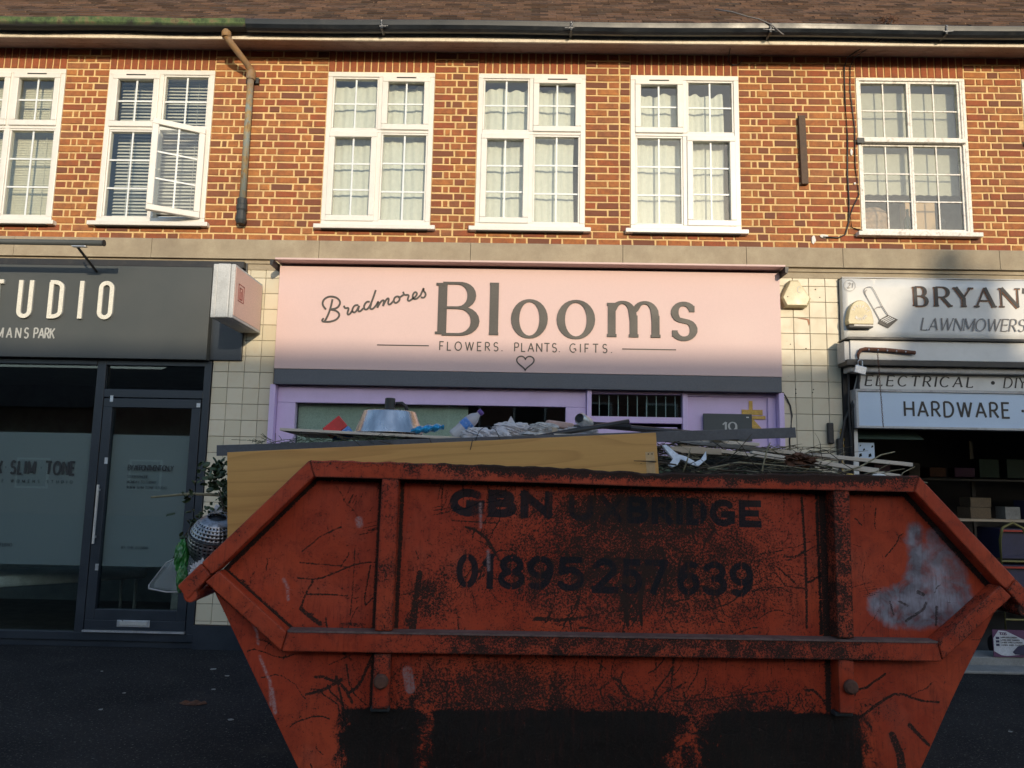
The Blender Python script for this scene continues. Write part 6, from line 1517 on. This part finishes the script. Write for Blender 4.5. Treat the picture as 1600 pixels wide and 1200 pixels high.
leafy('dense leafy branch squeezed between the oak board and the metal colander', [([(-1.60, .35, 1.35), (-1.68, .34, 1.45), (-1.70, .34, 1.55), (-1.74, .36, 1.66)], .006), ([(-1.62, .3, 1.38), (-1.75, .3, 1.44), (-1.78, .3, 1.52)], .005), ([(-1.66, .36, 1.52), (-1.72, .36, 1.58), (-1.70, .36, 1.64)], .004), ([(-1.60, .3, 1.45), (-1.66, .3, 1.38), (-1.70, .3, 1.30)], .012)],
      [(-1.72, .36, 1.50, .035, 60), (-1.70, .36, 1.43, .035, 55), (-1.74, .38, 1.60, .028, 24), (-1.78, .34, 1.46, .03, 30)], 0, size=.7)
leafy('thin drooping stem with shrivelled leaves hanging past the colander', [([(-1.68, .36, 1.40), (-1.82, .38, 1.42), (-1.92, .4, 1.37), (-1.97, .4, 1.28), (-2.02, .4, 1.15)], .004)],
      [(-1.90, .4, 1.39, .025, 20), (-1.88, .4, 1.34, .02, 14), (-1.95, .4, 1.30, .018, 9)], 0, size=.7)
m = MB()
for k in range(160):
    x = rl.uniform(-1.72, -1.0); y = rl.uniform(.42, .7); z = 1.745 + (x + 1.72) * .055 + rl.uniform(0, .022)
    P = [sk(p.x, p.y, min(p.z, 1.815)) for p in twig_pts(x, y, z, rl.uniform(0, 6.28), rl.uniform(.02, .07), 0, 3, rl)]; m.tube(P, .0014, 3, cap=False)
tag(m.build('grass_debris', M['leaf']), 'loose grass and stems caught along the left of the charcoal board', 'debris', kind='stuff')

# pierced metal colander at the left end
co = thing('colander', 'round pierced metal colander wedged at the left end of the load', 'colander', sk(-1.775, .26, 1.305)); co.scale = (1.1, 1.1, 1.1); co.rotation_euler = (R_(20), R_(12), SKR)
nn, mm_ = 64, 40; m = MB(); V = []; F = []
for j in range(mm_ + 1):
    th = -pi / 2 + (pi * .88) * j / mm_
    for i in range(nn): V.append((.098 * cos(th) * cos(2 * pi * i / nn), .098 * cos(th) * sin(2 * pi * i / nn), .112 * sin(th)))
for j in range(mm_):
    for i in range(nn):
        if 4 < j < mm_ - 5 and (i + j) % 2 == 0 and j % 2 == 0: continue
        F.append((j * nn + i, j * nn + (i + 1) % nn, (j + 1) * nn + (i + 1) % nn, (j + 1) * nn + i))
m.add(V, F); m.build('bowl', simple('dull_pierced_metal', (.34, .34, .36), .38, .9, var=.5, scale=25, dirt=(.05, .05, .05), dirt_amt=.8), co, smooth=True, solid=.0015)
m = MB(); m.lathe([(0, -.10), (.05, -.085), (.08, -.05), (.088, 0), (.08, .05), (.05, .088), (0, .10)], n=24); m.build('dark_inside', M['plastic_black'], co, smooth=True)
m = MB(); m.tube([(.0985 * cos(a), .0985 * sin(a), .03) for a in [k * 2 * pi / 40 for k in range(41)]], .0035, 6, cap=False); m.build('rim_wire', M['plastic_black'], co, smooth=True)
o = crumple('grey_bag', M['bagwhite'], -1.79, .36, 1.385, .055, .05, .065, 'greyish plastic bag bunched behind the top of the colander', 'bag', 12, rough=.3)
# green printed bag and clear cone
crumple('green_bag', M['greenbag'], -1.895, .22, 1.235, .030, .03, .070, 'torn green and white plastic bag hanging left of the colander', 'bag', 13, n=14, rough=.25, rz=.3)
crumple('green_bag', M['greenbag'], -1.865, .16, 1.150, .022, .03, .060, 'lower green flap of plastic tucked behind the skip lug', 'bag', 14, n=12, rough=.2)
crumple('foil_scraps', M['bagwhite'], -1.80, .18, 1.17, .035, .03, .05, 'silvery wet plastic scraps just above the skip lug', 'scraps', 15, rough=.6)
cc = thing('clear_sleeve', 'clear plastic cone shaped flower sleeve drooping left of the lug', 'sleeve')
A = [(-1.90, .28, 1.245), (-1.99, .30, 1.20), (-2.065, .32, 1.10), (-2.065, .32, 1.083), (-1.98, .30, 1.072), (-1.88, .26, 1.078)]
m = MB(); P = [sk(*a) for a in A] + [sk(-1.86, .26, 1.20)]
m.add(P + [(p[0], p[1] + .05, p[2]) for p in P], [tuple(range(7)), tuple(range(13, 6, -1))]); m.build('film', film_mat('hazy_plastic_sleeve', (.42, .46, .46), .30, .2), cc)
m = MB(); m.tube([sk(*a) for a in A[2:]], .0035, 5); m.tube([sk(*a) for a in A[:4]], .0022, 5); m.build('folded_edge', M['bagwhite'], cc, smooth=True)
# white things poking out at the right slope
crumple('white_bag', M['bagwhite'], 1.49, .26, 1.47, .045, .05, .045, 'white bag bulging over the upper right sloping rail', 'bag', 16, rough=.15)
m = MB(); m.prism([(1.545, 1.455), (1.735, 1.315), (1.757, 1.285), (1.752, 1.252), (1.70, 1.22), (1.50, 1.40)], 0, .018)
o = m.build('plastic_sheet', M['ceramic'], bevel=.003); place(o, 0, .16, 0); tag(o, 'white plastic panel sticking out past the lower right sloping rail', 'panel')

# ------------------------------------------------------------------ across the street, behind the camera: it casts the shade line and shows in the glass
def house(x0, x1, ridge, eave, lab, yf=-22.5, yr=-28.0, stack=None):
    t_ = thing('opposite_house', lab, 'house')
    m = MB(); m.box(x0, x1, yr * 2 - yf, yf, 0, eave); m.build('wall', M['oppbrick'], t_)
    m = MB(); m.add([(x0, yf + .3, eave), (x1, yf + .3, eave), (x1, yr, ridge), (x0, yr, ridge), (x1, yr * 2 - yf, eave), (x0, yr * 2 - yf, eave)], [(0, 1, 2, 3), (3, 2, 4, 5), (0, 3, 5), (1, 4, 2)]); r = m.build('roof', M['opproof'], t_)
    x = x0 + 1.0
    while x < x1 - 1.6:
        for z in (1.0, 3.6):
            if z + 1.3 < eave:
                m = MB(); m.box(x, x + 1.3, yf, yf + .05, z, z + 1.2); w = m.build('window', M['upvc'], t_)
                m = MB(); m.box(x + .08, x + 1.22, yf + .051, yf + .06, z + .08, z + 1.12); m.build('pane', M['dullglass'], w)
        x += 2.6
    if stack:
        m = MB()
        for pts in stack: m.prism(pts, yr - .3, yr + .3)
        m.build('chimney', M['oppbrick'], t_)
    return t_
house(-4.0, 8.2, 9.16, 5.6, 'long brick house across the road with a level ridge')
house(8.25, 24.0, 9.16, 5.6, 'brick house across the road carrying the broad chimney stack', stack=[[(11.45, 9.0), (11.62, 9.60), (11.85, 9.88), (12.07, 9.99), (12.50, 9.99), (12.50, 9.0)], [(12.0, 9.991), (12.02, 10.26), (12.20, 10.26), (12.22, 9.991)]])
house(-16.5, -4.2, 7.0, 4.6, 'low house across the road left of the long brick house')
house(-34.0, -17.2, 6.6, 4.2, 'lowest house far along the other side of the road')
def tree(x, y, h, r, lab, seed):
    rr = random.Random(seed); t_ = thing('street_tree', lab, 'tree', (x, y, 0))
    m = MB(); m.tube([(0, 0, 0), (.05, 0, h * .3), (0, .1, h * .6)], [.22, .16, .07], 8)
    for k in range(6):
        a = rr.uniform(0, 6.28); m.tube([(0, 0, h * .4), (cos(a) * r * .4, sin(a) * r * .4, h * .6), (cos(a) * r * .8, sin(a) * r * .8, h * .75)], [.07, .05, .02], 5)
    m.build('trunk', M['trunk'], t_)
    m = MB()
    for k in range(1800):
        d = Vector((rr.gauss(0, 1), rr.gauss(0, 1), rr.gauss(0, 1))).normalized() * rr.uniform(.5, 1) * r; p = d + Vector((0, 0, h * .68))
        s_ = rr.uniform(.08, .2); Mx = Matrix.Translation(p) @ Matrix.Rotation(rr.uniform(0, 6), 4, 'Z') @ Matrix.Rotation(rr.uniform(0, 3), 4, 'X')
        m.add([Mx @ Vector(v) for v in ((-s_, 0, 0), (0, -s_ * .6, 0), (s_, 0, 0), (0, s_ * .6, 0))], [(0, 1, 2, 3)])
    m.build('crown', M['treeleaf'], t_)
tree(-22, -19, 6.5, 2.2, 'loose tree across the road at the far left', 1); tree(-9.5, -19.5, 6.2, 1.6, 'small tree across the road before the low house', 2)
